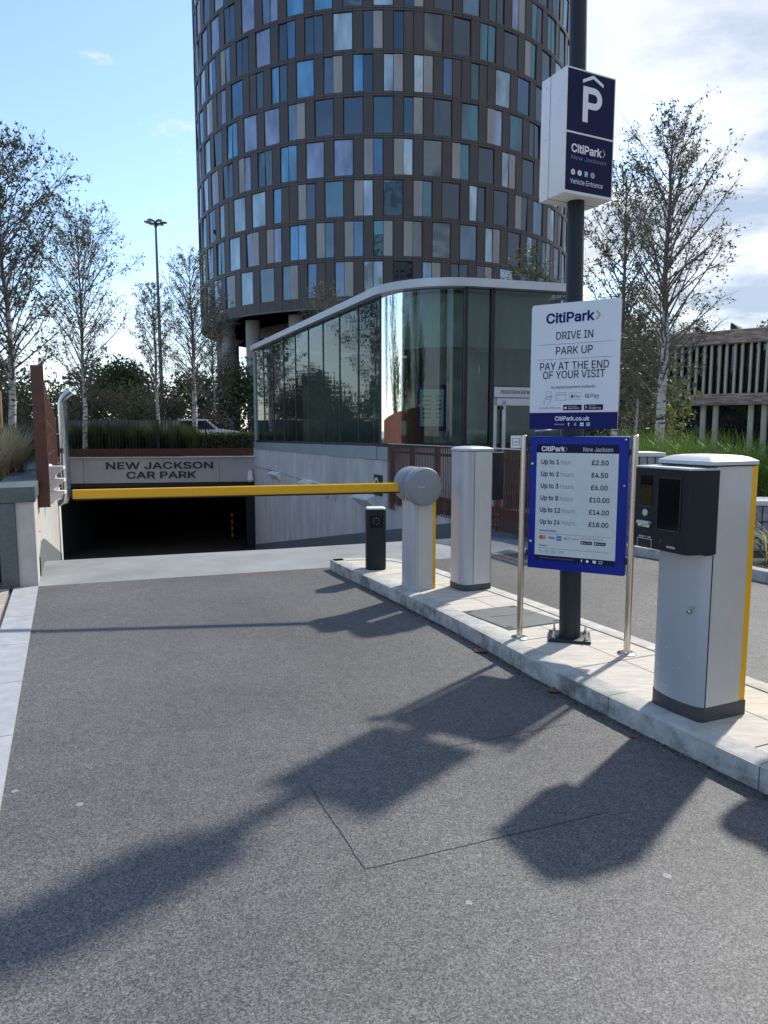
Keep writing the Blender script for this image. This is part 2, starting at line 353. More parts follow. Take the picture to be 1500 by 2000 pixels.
# ------------------------------------------------------------------ mesh builder
class MB:
    def __init__(s):
        s.v = []; s.f = []; s.m = []; s.sm = []; s.mats = []
    def mi(s, m):
        if m not in s.mats: s.mats.append(m)
        return s.mats.index(m)
    def add(s, vs, fs, m, smooth=False, xf=None):
        o = len(s.v); k = s.mi(m)
        if xf is not None: vs = [xf @ Vector(p) for p in vs]
        s.v += [tuple(p) for p in vs]
        for f in fs:
            s.f.append(tuple(i + o for i in f)); s.m.append(k); s.sm.append(smooth)
        return s
    def box(s, c, d, m, rz=0, xf=None):
        x, y, z = (k / 2 for k in d)
        p = [(-x, -y, -z), (x, -y, -z), (x, y, -z), (-x, y, -z), (-x, -y, z), (x, -y, z), (x, y, z), (-x, y, z)]
        M = Matrix.Translation(c) @ Matrix.Rotation(rz, 4, 'Z')
        if xf is not None: M = xf @ M
        return s.add(p, [(0, 3, 2, 1), (4, 5, 6, 7), (0, 1, 5, 4), (1, 2, 6, 5), (2, 3, 7, 6), (3, 0, 4, 7)], m, xf=M)
    def bbox(s, c, d, m, b=.006, rz=0, xf=None):
        """box with chamfered edges all round"""
        bm = bmesh.new(); bmesh.ops.create_cube(bm, size=1)
        for v in bm.verts: v.co = Vector((v.co.x * d[0], v.co.y * d[1], v.co.z * d[2]))
        bmesh.ops.bevel(bm, geom=bm.edges[:], offset=b, segments=2, affect='EDGES', profile=.5)
        bm.verts.index_update()
        M = Matrix.Translation(c) @ Matrix.Rotation(rz, 4, 'Z')
        if xf is not None: M = xf @ M
        s.add([v.co.copy() for v in bm.verts], [tuple(v.index for v in f.verts) for f in bm.faces], m, True, M)
        bm.free(); return s
    def prism(s, poly, z0, z1, m, smooth=False, xf=None, top=True, bottom=True):
        n = len(poly)
        z0f = z0 if callable(z0) else (lambda p: z0); z1f = z1 if callable(z1) else (lambda p: z1)
        vs = [(p[0], p[1], z0f(p)) for p in poly] + [(p[0], p[1], z1f(p)) for p in poly]
        fs = [(i, (i + 1) % n, n + (i + 1) % n, n + i) for i in range(n)]
        s.add(vs, fs, m, smooth, xf)
        if top or bottom:
            tri = tessellate_polygon([[Vector((p[0], p[1], 0)) for p in poly]])
            if top: s.add([(p[0], p[1], z1f(p)) for p in poly], [tuple(t) for t in tri], m, False, xf)
            if bottom: s.add([(p[0], p[1], z0f(p)) for p in poly], [tuple(t) for t in tri], m, False, xf)
        return s
    def rings(s, rings, m, smooth=True, cap=True, xf=None):
        n = len(rings[0]); vs = [p for r in rings for p in r]; fs = []
        for k in range(len(rings) - 1):
            for i in range(n):
                fs.append((k * n + i, k * n + (i + 1) % n, (k + 1) * n + (i + 1) % n, (k + 1) * n + i))
        s.add(vs, fs, m, smooth, xf)
        if cap:
            s.add(list(rings[0]), [tuple(range(n))[::-1]], m, False, xf); s.add(list(rings[-1]), [tuple(range(n))], m, False, xf)
        return s
    def tube(s, pts, rad, m, n=8, cap=True, smooth=True, xf=None):
        pts = [Vector(p) for p in pts]
        if not isinstance(rad, (list, tuple)): rad = [rad] * len(pts)
        rings = []; up = None
        for i, p in enumerate(pts):
            d = (pts[min(i + 1, len(pts) - 1)] - pts[max(i - 1, 0)])
            if d.length < 1e-9: d = Vector((0, 0, 1))
            d.normalize()
            if up is None:
                a = Vector((1, 0, 0)) if abs(d.x) < .8 else Vector((0, 1, 0))
                up = (a - d * a.dot(d)).normalized()
            else:
                up = (up - d * up.dot(d))
                up = up.normalized() if up.length > 1e-6 else d.orthogonal().normalized()
            sdv = d.cross(up)
            rings.append([p + (up * math.cos(2 * math.pi * k / n) + sdv * math.sin(2 * math.pi * k / n)) * rad[i] for k in range(n)])
        return s.rings(rings, m, smooth, cap, xf)
    def lathe(s, prof, m, n=24, c=(0, 0, 0), axis='Z', smooth=True, xf=None):
        rings = []
        for r, h in prof:
            ring = []
            for k in range(n):
                a = 2 * math.pi * k / n
                p = (r * math.cos(a), r * math.sin(a), h) if axis == 'Z' else ((r * math.cos(a), h, r * math.sin(a)) if axis == 'Y' else (h, r * math.cos(a), r * math.sin(a)))
                ring.append((p[0] + c[0], p[1] + c[1], p[2] + c[2]))
            rings.append(ring)
        return s.rings(rings, m, smooth, True, xf)
    def build(s, name, parent=None, loc=(0, 0, 0), rz=0, normals=True, sharp=35):
        me = bpy.data.meshes.new(name)
        me.from_pydata(s.v, [], s.f)
        for m in s.mats: me.materials.append(m)
        me.polygons.foreach_set('material_index', s.m)
        me.polygons.foreach_set('use_smooth', s.sm)
        if normals:
            bm = bmesh.new(); bm.from_mesh(me)
            bmesh.ops.remove_doubles(bm, verts=bm.verts[:], dist=1e-5)
            bmesh.ops.recalc_face_normals(bm, faces=bm.faces[:]); bm.to_mesh(me); bm.free()
            me.set_sharp_from_angle(angle=R(sharp))
        me.update()
        o = bpy.data.objects.new(name, me); COL.objects.link(o)
        o.location = loc; o.rotation_euler = (0, 0, rz)
        if parent: o.parent = parent
        return o

def tag(o, label=None, cat=None, group=None, kind=None):
    if label: o['label'] = label
    if cat: o['category'] = cat
    if group: o['group'] = group
    if kind: o['kind'] = kind
    return o
def thing(name, label, cat, loc=(0, 0, 0), rz=0, group=None):
    o = bpy.data.objects.new(name, None); COL.objects.link(o); o.empty_display_size = .2
    o.location = loc; o.rotation_euler = (0, 0, rz)
    return tag(o, label, cat, group)
def struct(name, mb, **k):
    return tag(mb.build(name, **k), kind='structure')
def copy_tree(root, loc, rz=0, sc_=1.0, label=None, group=None):
    r = root.copy(); COL.objects.link(r); r.location = loc; r.rotation_euler = (0, 0, rz); r.scale = (sc_, sc_, sc_)
    if label: r['label'] = label
    if group: r['group'] = group
    for ch in list(root.children):
        c = ch.copy(); COL.objects.link(c); c.parent = r
        for g in list(ch.children):
            d = g.copy(); COL.objects.link(d); d.parent = c
    return r

def roundpoly(pts, rads, seg=6):
    """polygon with each corner rounded by its own radius"""
    out = []; n = len(pts)
    for i in range(n):
        p = Vector(pts[i]); a = Vector(pts[i - 1]); b = Vector(pts[(i + 1) % n]); r = rads[i]
        if r <= 0: out.append(tuple(p)); continue
        u = (a - p).normalized(); v = (b - p).normalized()
        ang = u.angle(v); t = r / math.tan(ang / 2)
        c = p + (u + v).normalized() * (r / math.sin(ang / 2))
        s0 = p + u * t; s1 = p + v * t
        a0 = math.atan2(s0.y - c.y, s0.x - c.x); a1 = math.atan2(s1.y - c.y, s1.x - c.x)
        d = (a1 - a0 + math.pi) % (2 * math.pi) - math.pi
        for k in range(seg + 1):
            x = a0 + d * k / seg; out.append((c.x + r * math.cos(x), c.y + r * math.sin(x)))
    return out
def scalepoly(poly, off):
    cx_ = sum(p[0] for p in poly) / len(poly); cy_ = sum(p[1] for p in poly) / len(poly)
    w_ = max(p[0] for p in poly) - min(p[0] for p in poly); h_ = max(p[1] for p in poly) - min(p[1] for p in poly)
    return [(cx_ + (p[0] - cx_) * (1 - 2 * off / w_), cy_ + (p[1] - cy_) * (1 - 2 * off / h_)) for p in poly]

# ------------------------------------------------------------------ lettering
_tc = {}
FONT = None
try:                                     # Blender's own interface font when it is there, else its default
    import os
    FONT = bpy.data.fonts.load(os.path.join(bpy.utils.system_resource('DATAFILES'), 'fonts', 'Inter.woff2'))
except Exception:
    FONT = None
def text_geo(body, bold=0.0, spacing=1.0):
    """outlines of the glyphs, grown by `bold`, filled where the winding number is not zero"""
    k = (body, bold, spacing)
    if k in _tc: return _tc[k]
    cu = bpy.data.curves.new("lettering_curve", 'FONT'); cu.body = body; cu.size = 1; cu.resolution_u = 3
    if FONT: cu.font = FONT
    cu.space_character = spacing; cu.fill_mode = 'NONE'
    ob = bpy.data.objects.new("lettering_curve", cu); COL.objects.link(ob)
    dg = bpy.context.evaluated_depsgraph_get(); dg.update()
    ev = ob.evaluated_get(dg); me = ev.to_mesh()
    co = [Vector((v.co.x, v.co.y)) for v in me.vertices]; nx = {}
    for e in me.edges:
        a, b = e.vertices; nx.setdefault(a, []).append(b); nx.setdefault(b, []).append(a)
    ev.to_mesh_clear()
    bpy.data.objects.remove(ob); bpy.data.curves.remove(cu)
    seen = set(); loops = []
    for v in sorted(nx):
        if v in seen: continue
        lp = [v]; seen.add(v); cur = v
        while True:
            c = [q for q in nx[cur] if q not in seen]
            if not c: break
            cur = (cur + 1) if (cur + 1) in c else c[0]
            seen.add(cur); lp.append(cur)
        pts = [co[q] for q in lp]; cl = []
        for p in pts:
            if not cl or (p - cl[-1]).length > 1e-4: cl.append(p)
        if len(cl) > 2 and (cl[0] - cl[-1]).length < 1e-4: cl.pop()
        if len(cl) > 2: loops.append(cl)
    if not loops:
        _tc[k] = ([], []); return _tc[k]
    area = lambda l: sum(a.x * b.y - b.x * a.y for a, b in zip(l, l[1:] + l[:1])) / 2
    big = max(loops, key=lambda l: abs(area(l))); sg = 1 if area(big) > 0 else -1     # orientation of outer outlines
    if bold:
        out = []
        for l in loops:
            n = len(l); q = []
            for m in range(n):
                d1 = (l[m] - l[m - 1]).normalized(); d2 = (l[(m + 1) % n] - l[m]).normalized()
                n1 = Vector((d1.y, -d1.x)); n2 = Vector((d2.y, -d2.x)); nn = n1 + n2
                nn = nn.normalized() if nn.length > 1e-6 else n1
                q.append(l[m] + nn * (sg * bold / max(.5, nn.dot(n1))))
            out.append(q)
        loops = out
    vs = []; fs = []
    from mathutils.geometry import delaunay_2d_cdt
    # neighbouring outlines that overlap are filled together
    bb = [(min(p.x for p in l), max(p.x for p in l)) for l in loops]
    order = sorted(range(len(loops)), key=lambda m: bb[m][0]); groups = []
    for m in order:
        if groups and bb[m][0] <= groups[-1][1]: groups[-1][0].append(m); groups[-1][1] = max(groups[-1][1], bb[m][1])
        else: groups.append([[m], bb[m][1]])
    for g, _ in groups:
        V = []; E = []
        for m in g:
            b0 = len(V); n = len(loops[m]); V += loops[m]; E += [(b0 + a, b0 + (a + 1) % n) for a in range(n)]
        r = delaunay_2d_cdt(V, E, [], 0, 1e-5)
        def wind(x, y):
            w_ = 0
            for m in g:
                l = loops[m]
                for a, b in zip(l, l[1:] + l[:1]):
                    if a.y <= y < b.y:
                        if (b.x - a.x) * (y - a.y) - (x - a.x) * (b.y - a.y) > 0: w_ += 1
                    elif b.y <= y < a.y:
                        if (b.x - a.x) * (y - a.y) - (x - a.x) * (b.y - a.y) < 0: w_ -= 1
            return w_
        o = len(vs); vs += [(p.x, p.y) for p in r[0]]
        for f in r[2]:
            x = sum(r[0][q].x for q in f) / len(f); y = sum(r[0][q].y for q in f) / len(f)
            if wind(x, y) != 0: fs.append(tuple(q + o for q in f))
    _tc[k] = (vs, fs); return _tc[k]
def put_text(mb, body, x, z, h, m, y=0.0, align='c', width=None, bold=0.0, spacing=1.0, xf=None, depth=0.0):
    """lettering in the local xz plane facing -y; z is the baseline, h the capital height; returns its width"""
    vs, fs = text_geo(body, bold, spacing)
    if not vs: return 0
    H = text_geo("H", bold)[0]; ch = max(p[1] for p in H) - min(p[1] for p in H)
    x0 = min(p[0] for p in vs); x1 = max(p[0] for p in vs)
    k = h / ch; kx = k if width is None else width / (x1 - x0)
    W_ = (x1 - x0) * kx
    ox = x - (W_ / 2 if align == 'c' else (W_ if align == 'r' else 0))
    P = [(ox + (p[0] - x0) * kx, y, z + p[1] * k) for p in vs]
    mb.add(P, fs, m, xf=xf)
    if depth > 0:
        n = len(P); Q = [(p[0], y - depth, p[2]) for p in P]
        cnt = {}
        for f in fs:
            for a, b in zip(f, f[1:] + f[:1]):
                cnt[(min(a, b), max(a, b))] = cnt.get((min(a, b), max(a, b)), 0) + 1
        mb.add(Q, fs, m, xf=xf)
        mb.add(P + Q, [(a, b, b + n, a + n) for (a, b), c_ in cnt.items() if c_ == 1], m, xf=xf)
    return W_
def rect(mb, x0, x1, z0, z1, m, y=0.0, xf=None):
    mb.add([(x0, y, z0), (x1, y, z0), (x1, y, z1), (x0, y, z1)], [(0, 1, 2, 3)], m, xf=xf)
def rect_line(mb, x0, x1, z0, z1, t, m, y=0.0, xf=None):
    rect(mb, x0, x1, z0, z0 + t, m, y, xf); rect(mb, x0, x1, z1 - t, z1, m, y, xf)
    rect(mb, x0, x0 + t, z0 + t, z1 - t, m, y, xf); rect(mb, x1 - t, x1, z0 + t, z1 - t, m, y, xf)
def disc(mb, x, z, r, m, y=0.0, n=16, xf=None, r0=0.0):
    o = [(x + r * math.cos(2 * math.pi * i / n), y, z + r * math.sin(2 * math.pi * i / n)) for i in range(n)]
    if r0 <= 0: mb.add(o, [tuple(range(n))], m, xf=xf)
    else:
        q = [(x + r0 * math.cos(2 * math.pi * i / n), y, z + r0 * math.sin(2 * math.pi * i / n)) for i in range(n)]
        mb.add(o + q, [(i, (i + 1) % n, n + (i + 1) % n, n + i) for i in range(n)], m, xf=xf)
def chevron(mb, x, z, h, m, y=0.0, xf=None, t=.28):
    w_ = h * .5
    mb.add([(x, y, z), (x + t * h, y, z), (x + w_ + t * h * .4, y, z + h / 2), (x + t * h, y, z + h), (x, y, z + h), (x + w_ - t * h * .6, y, z + h / 2)],
           [(0, 1, 2, 5), (5, 2, 3, 4)], m, xf=xf)

# ------------------------------------------------------------------ road frame
rv = Vector((-.407, .9135)); qv = Vector((.9135, .407)); RZ = R(24.0)
A = Vector((-3.54, 7.14))
Lp = Vector((-11.05, 24.0)); Rp = Vector((-4.58, 25.1))
Ce = Vector((2.35, 9.42))
def add2(p, a=0, b=0): return Vector((p[0], p[1])) + qv * a + rv * b
Lb = Lp + rv * 14; Rb = Rp + rv * 14

# ground with the opening of the ramp and the car park left out
outer = [Vector((-400, -120, 0)), Vector((400, -120, 0)), Vector((400, 600, 0)), Vector((-400, 600, 0))]
hole = [Vector((p[0], p[1], 0)) for p in (A, Ce, Rp, Rb, Lb, Lp)]
tri = tessellate_polygon([outer, hole])
gb = MB(); gb.add([(p.x, p.y, -.03) for p in outer + hole], [tuple(t) for t in tri], M_GROUND)
struct('ground', gb)

# asphalt of both lanes
RK = [(2.50, 9.55), (2.85, 9.30), (3.2, 8.92), (3.57, 8.36), (4.0, 7.3), (4.8, 5.5), (6.6, 1.45), (8.9, -3.7), (12, -10.7)]
back = add2(A, 0, -20)
ab = MB()
poly = [tuple(back), tuple(A), (-.63, 8.14), (.77, 8.72), (1.73, 9.11), tuple(Ce)] + RK + [(12, -12)]
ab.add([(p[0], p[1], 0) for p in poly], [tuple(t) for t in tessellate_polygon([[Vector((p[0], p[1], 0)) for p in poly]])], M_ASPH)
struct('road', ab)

# joints and cracks in the asphalt
def strip(mb, pts, wd, m, z):
    for a, b in zip(pts[:-1], pts[1:]):
        a = Vector(a); b = Vector(b); n = (b - a).normalized(); n = Vector((-n.y, n.x)) * wd / 2
        mb.add([(a.x - n.x, a.y - n.y, z), (b.x - n.x, b.y - n.y, z), (b.x + n.x, b.y + n.y, z), (a.x + n.x, a.y + n.y, z)], [(0, 1, 2, 3)], m)
jb = MB()
def wob(p, q, n=14, a=.003):
    p = Vector(p); q = Vector(q)
    return [tuple(p.lerp(q, i / n) + Vector((random.uniform(-a, a), random.uniform(-a, a)))) for i in range(n + 1)]
strip(jb, wob((-.34, 3.05), (-.07, 2.43)), .004, M_JOINT, .002)
strip(jb, wob((-.07, 2.43), (.95, 2.82)), .0035, M_JOINT, .002)
strip(jb, wob((.30, 3.42), (1.02, 3.72)), .0035, M_JOINT, .002)
struct('road_joint', jb)

# ramp of concrete going down to the portal
def ramp_z(u, w_):
    zend = -2.93 * (1 - w_) + -2.75 * w_
    u2 = u - .05 * math.exp(-u * 9) + .05 if u < .6 else u
    k = max(0, u - .035) / (1 - .035)
    s_ = .10
    kk = (k * k / (2 * s_) if k < s_ else k - s_ / 2) / (1 - s_ / 2)
    return zend * kk
start = [A, Vector((-.63, 8.14)), Vector((.77, 8.72)), Vector((1.73, 9.11)), Ce]
rb_ = MB(); nu, nw = 40, 16
def startpt(w_):
    d = [0]
    for a, b in zip(start[:-1], start[1:]): d.append(d[-1] + (b - a).length)
    t = w_ * d[-1]
    for i in range(len(start) - 1):
        if t <= d[i + 1] + 1e-9: return start[i].lerp(start[i + 1], (t - d[i]) / (d[i + 1] - d[i]))
    return start[-1]
vs = []
for i in range(nu + 1):
    for j in range(nw + 1):
        w_ = j / nw; u = i / nu
        p = startpt(w_).lerp(Lp.lerp(Rp, w_), u)
        vs.append((p.x, p.y, ramp_z(u, w_)))
rb_.add(vs, [(i * (nw + 1) + j, i * (nw + 1) + j + 1, (i + 1) * (nw + 1) + j + 1, (i + 1) * (nw + 1) + j) for i in range(nu) for j in range(nw)], M_RAMP, True)
struct('ramp', rb_)

# kerbs made of separate stones
def polyline_len(p):
    d = [0]
    for a, b in zip(p[:-1], p[1:]): d.append(d[-1] + (Vector(b) - Vector(a)).length)
    return d
def at_s(p, d, s_):
    for i in range(len(p) - 1):
        if s_ <= d[i + 1] or i == len(p) - 2:
            a = Vector(p[i]); b = Vector(p[i + 1]); return a.lerp(b, (s_ - d[i]) / (d[i + 1] - d[i]))
def smooth_line(p, n):
    d = polyline_len(p); q = [at_s(p, d, d[-1] * i / n) for i in range(n + 1)]
    for _ in range(3):
        q = [q[0]] + [(q[i - 1] + q[i] * 2 + q[i + 1]) / 4 for i in range(1, n)] + [q[-1]]
    return q
def kerb_stones(name, line, side, width=.14, h=.12, stone=.92, gap=.006, mat_=None, bev=.018, z0=-.02):
    mb = MB(); line = smooth_line(line, 160); d = polyline_len(line); s_ = 0
    prof = [(0, z0), (0, h - bev), (bev * .3, h - bev * .35), (bev, h), (width, h), (width, z0)]
    while s_ < d[-1] - .05:
        e = min(s_ + stone, d[-1]); k = max(2, int((e - s_) / .12)); rings = []
        for i in range(k + 1):
            t = s_ + gap / 2 + (e - s_ - gap) * i / k
            p = at_s(line, d, t); q = at_s(line, d, min(t + .02, d[-1])); o = at_s(line, d, max(t - .02, 0))
            n = (q - o).normalized(); n = Vector((-n.y, n.x)) * side
            rings.append([(p.x + n.x * x, p.y + n.y * x, z) for x, z in prof])
        mb.rings(rings, mat_ or M_KERB, False)
        s_ = e
    return struct(name, mb)
IL = [(-.62, 8.02), (-.50, 7.72), (-.27, 7.28), (.1, 6.49), (.5, 5.63), (.75, 5.02), (.96, 4.45), (1.17, 4.0), (1.35, 3.62), (1.56, 3.21), (1.7, 2.94), (2.4, 1.4), (3.1, -.2), (4.9, -4.3)]
IR = [(-.62, 8.03), (-.4, 8.12), (-.1, 8.14), (.12, 8.10), (.35, 7.85), (.55, 7.53), (1.03, 6.6), (1.36, 5.95), (1.53, 5.56), (1.89, 4.81), (2.2, 4.16), (2.95, 2.5), (3.7, .8), (5.5, -3.3)]
kerb_stones('kerb', IL, -1 * -1 if False else 1)
kerb_stones('kerb', IR, -1)
kerb_stones('kerb', RK, 1, width=.12, mat_=M_KERB)
# paving of the island
ILs = smooth_line(IL, 60); IRs = smooth_line(IR, 60)
pp = [tuple(p) for p in ILs] + [tuple(p) for p in IRs[::-1][:-1]]
pb = MB()
pb.add([(p[0], p[1], .113) for p in pp], [tuple(t) for t in tessellate_polygon([[Vector((p[0], p[1], 0)) for p in pp]])], M_SLAB)
struct('pavement', pb)
# slab joints across the island
jb = MB()
for k in range(14):
    b = -2.6 + k * .62
    a0 = Vector((1.75, 4.0)) + rv * b
    strip(jb, [tuple(a0 - qv * .42), tuple(a0 + qv * .40)], .005, M_JOINT, .1155)
strip(jb, [tuple(Vector((1.75, 4.0)) - rv * 2.6 + qv * .0), tuple(Vector((1.75, 4.0)) + rv * 3.0)], .004, M_JOINT, .1155)
struct('pavement_joint', jb)

# left edge: flush granite strip and brick paving
mb = MB(); s_ = -18
while s_ < -.02:
    e = min(s_ + .88, -.02)
    p = [add2(A, 0, s_ + .003), add2(A, 0, e - .003), add2(A, -.225, e - .003), add2(A, -.225, s_ + .003)]
    mb.prism([tuple(x) for x in p], -.02, .010, M_STRIP); s_ = e
struct('edging', mb)
mb = MB(); mb.box((-1.53, -9, -.008), (3.0, 18, .02), M_PAVER)
struct('pavement', mb, loc=tuple(add2(A, -.235, 0)) + (0,), rz=RZ)

# planting beds and banks
mb = MB()
bp_ = [tuple(add2(A, -.36, .5)), tuple(Lp + qv * -.36), tuple(Lp + rv * .3 + qv * -.36), (-60, 30), (-60, 8.5), tuple(add2(A, -12, .8))]
mb.prism(bp_, -.03, .84, M_SOIL)
struct('planting_bed', mb)
mb = MB()
mb.prism([tuple(Lp + rv * .25 - qv * .5), tuple(Rp + rv * .25), tuple(Rp + rv * 16), (-8, 48), (-70, 48), (-60, 30.5)], .30, .60, M_LAWN)
struct('bank', mb)
mb = MB()
rkb = smooth_line(RK, 40)
off = [(p.x + .115, p.y + .05) for p in rkb]
mb.prism(off + [(16, -10), (16, 16), (4.4, 16), (3.2, 11.2)], -.02, .095, M_SOIL)
struct('planting_bed', mb)

# ------------------------------------------------------------------ left retaining wall
LEN_L = (Lp - A).length
t = thing('retaining_wall', 'pale concrete ramp wall on the left with grey granite end pier and coping', 'wall', (A.x, A.y, 0), RZ)
mb = MB(); mb.prism([(-.17, 0), (0, 0), (0, LEN_L), (-.17, LEN_L)], -3.2, .868, M_CONC2); mb.build('wall_body', t)
mb = MB(); mb.bbox((-.25, .0 + .02, .42), (.155, .09, .89), M_GRAN, .004); mb.box((-.25, 1.0, .42), (.15, 1.85, .88), M_GRAN); mb.build('pier_cladding', t)
mb = MB(); s_ = -.035
while s_ < LEN_L:
    e = min(s_ + 1.5, LEN_L); mb.bbox((-.17, (s_ + e) / 2, .947), (.375, e - s_ - .004, .155), M_GRAN, .006); s_ = e
mb.build('coping', t)
mb = MB()
for k in range(24):
    y0 = .55 + k * (LEN_L - .6) / 24; y1 = .55 + (k + 1) * (LEN_L - .6) / 24
    def zz_(y): return ramp_z(min(1, y / LEN_L), 0)
    hh = .30 * min(1, (y0 + .01) / .8); h2 = .30 * min(1, (y1) / .8)
    mb.add([(.012, y0, zz_(y0) - .05), (.012, y1, zz_(y1) - .05), (.012, y1, zz_(y1) + h2), (.012, y0, zz_(y0) + hh), (0, y0, zz_(y0) + hh), (0, y1, zz_(y1) + h2)],
           [(0, 1, 2, 3), (3, 2, 5, 4)], M_SKIRT)
mb.build('skirting', t)

# corten screen of vertical fins above it
t = thing('slatted_screen', 'tall rusty brown steel screen of vertical fins along the left ramp wall', 'screen', (A.x, A.y, 0), RZ)
def sctop(y): return 2.30 - .030 * (y - 1)
def scbot(y): return .72 - .012 * (y - 1)
mb = MB(); y = 1.08
while y < 14:
    z0, z1 = scbot(y), sctop(y)
    mb.box((.06, y + .2, (z0 + z1) / 2), (.055, .40, z1 - z0), M_CORTEN); y += .85
mb.box((.03, 7.5, 1.2), (.008, 13, .0), M_CORTEN)
mb.build('fins', t)
mb = MB(); mb.add([(.034, 1.0, scbot(1)), (.034, 14, scbot(14)), (.034, 14, sctop(14)), (.034, 1.0, sctop(1)), (.026, 1.0, scbot(1)), (.026, 14, scbot(14)), (.026, 14, sctop(14)), (.026, 1.0, sctop(1))],
                  [(0, 1, 2, 3), (4, 7, 6, 5), (0, 3, 7, 4), (1, 5, 6, 2), (3, 2, 6, 7), (0, 4, 5, 1)], M_CORTEN); mb.build('back_plate', t)
mb = MB(); mb.bbox((.065, 1.0, (scbot(1) + sctop(1)) / 2), (.13, .03, sctop(1) - scbot(1) + .02), M_CORTEN, .003); mb.build('end_plate', t)
mb = MB()
for y in (1.4, 2.0, 2.6, 3.4, 4.4, 5.6, 7.0, 9.0, 11.5):
    for f in (.06, .36, .66, .92):
        z = scbot(y) + (sctop(y) - scbot(y)) * f
        mb.lathe([(.011, 0), (.011, .008), (.004, .012)], M_GALV, 8, (.0885, y, z), 'X')
mb.build('bolt_heads', t)

# traffic signal on the left wall
t = thing('traffic_signal', 'white three lamp signal with hooded visors on left ramp wall', 'traffic signal', tuple(add2(A, .10, 3.4)) + (0,), RZ + R(80))
mb = MB(); mb.bbox((.10, .06, .80), (.19, .10, .58), M_WHITEP, .012); mb.bbox((.0, .08, .8), (.06, .05, .3), M_GALV, .004); mb.build('housing', t)
for k in range(3):
    z = .98 - k * .18
    mb = MB()
    # hood: closed sides, open towards the lens below the front lip
    for sx in (-1, 1):
        x0_, x1_ = .10 + sx * .084, .10 + sx * .078
        pr = [(.01, z + .082), (-.17, z + .070), (-.17, z + .045), (-.05, z - .045), (.01, z - .085)]
        mb.rings([[(x0_, a, b) for a, b in pr], [(x1_, a, b) for a, b in pr]], M_WHITEP, False)
    mb.box((.10, -.08, z + .079), (.168, .18, .008), M_WHITEP); mb.box((.10, -.168, z + .058), (.168, .006, .034), M_WHITEP)
    mb.build('visor', t)
    mb = MB(); mb.lathe([(.07, .0), (.06, -.012), (.03, -.02), (.001, -.022)], M_DARK, 16, (.10, .009, z), 'Y'); mb.build('lens', t)
mb = MB(); mb.tube([(.18, .02, .72), (.34, .0, .62)], .008, M_GALV, 6); mb.build('stay_rod', t)

# ------------------------------------------------------------------ portal
t = thing('car_park_portal', 'concrete car park portal with dark lettering over a black opening', 'car park entrance', (0, 0, 0))
pdir = (Rp - Lp).normalized(); pn = Vector((pdir.y, -pdir.x)); PL = (Rp - Lp).length
pang = math.atan2(pdir.y, pdir.x)
PX = Matrix.Translation((Lp.x, Lp.y, 0)) @ Matrix.Rotation(pang, 4, 'Z')
mb = MB()
cuts = [0, .85, 5.35, PL]
for a, b in zip(cuts[:-1], cuts[1:]):
    mb.box(((a + b) / 2, .15, .19), (b - a - .012, .30, .86), M_FASC, xf=PX)
mb.box((PL / 2, .2, .19), (PL, .28, .84), M_SKIRT, xf=PX)
mb.build('fascia_panels', t)
mb = MB(); mb.box((PL / 2, .12, .635), (PL + .1, .40, .03), M_CONC2, xf=PX); mb.build('fascia_coping', t)
mb = MB()
put_text(mb, "NEW JACKSON", 3.36, .24, .235, M_INK, y=-.03, width=3.55, bold=.012, xf=PX, depth=.0)
put_text(mb, "CAR PARK", 3.40, -.085, .235, M_INK, y=-.03, width=2.33, bold=.012, xf=PX, depth=.0)
put_text(mb, "NEW JACKSON", 3.36, .24, .235, M_INK, y=-.004, width=3.55, bold=.012, xf=PX, depth=.026)
put_text(mb, "CAR PARK", 3.40, -.085, .235, M_INK, y=-.004, width=2.33, bold=.012, xf=PX, depth=.026)
mb.build('lettering', t)
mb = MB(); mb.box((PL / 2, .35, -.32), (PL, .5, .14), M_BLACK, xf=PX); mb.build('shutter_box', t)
mb = MB()
for x in (PL - .17,):
    mb.box((x, .25, -1.6), (.30, .3, 2.6), M_DARK, xf=PX)
mb.build('door_frame', t)
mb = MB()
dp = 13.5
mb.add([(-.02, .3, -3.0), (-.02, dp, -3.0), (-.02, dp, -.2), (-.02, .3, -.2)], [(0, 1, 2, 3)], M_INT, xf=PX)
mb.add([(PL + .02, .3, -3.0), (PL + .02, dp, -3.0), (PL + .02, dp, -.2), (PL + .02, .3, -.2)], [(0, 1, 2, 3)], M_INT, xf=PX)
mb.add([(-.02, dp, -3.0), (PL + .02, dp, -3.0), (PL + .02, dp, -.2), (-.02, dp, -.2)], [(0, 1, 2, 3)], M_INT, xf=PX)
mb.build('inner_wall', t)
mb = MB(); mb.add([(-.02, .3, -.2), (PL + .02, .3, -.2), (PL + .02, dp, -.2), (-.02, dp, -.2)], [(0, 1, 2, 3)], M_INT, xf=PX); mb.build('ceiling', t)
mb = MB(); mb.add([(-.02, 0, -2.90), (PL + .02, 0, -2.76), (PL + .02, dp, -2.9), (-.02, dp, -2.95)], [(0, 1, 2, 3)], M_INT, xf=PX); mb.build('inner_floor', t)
mb = MB()
for k in range(3):
    mb.box((2.2 + k * 1.0, 5 + k * 2.0, -.24), (.9, .08, .04), M_LITE, xf=PX)
mb.build('ceiling_battens', t)

# yellow and black hazard post inside
mb = MB()
for k in range(8):
    mb.box((PL - 1.0, 4.2, -2.75 + k * .14), (.07, .07, .14), M_YEL if k % 2 == 0 else M_BLACK, xf=PX)
tag(mb.build('guard_post'), 'yellow and black striped guard post just inside the dark car park opening', 'bollard')

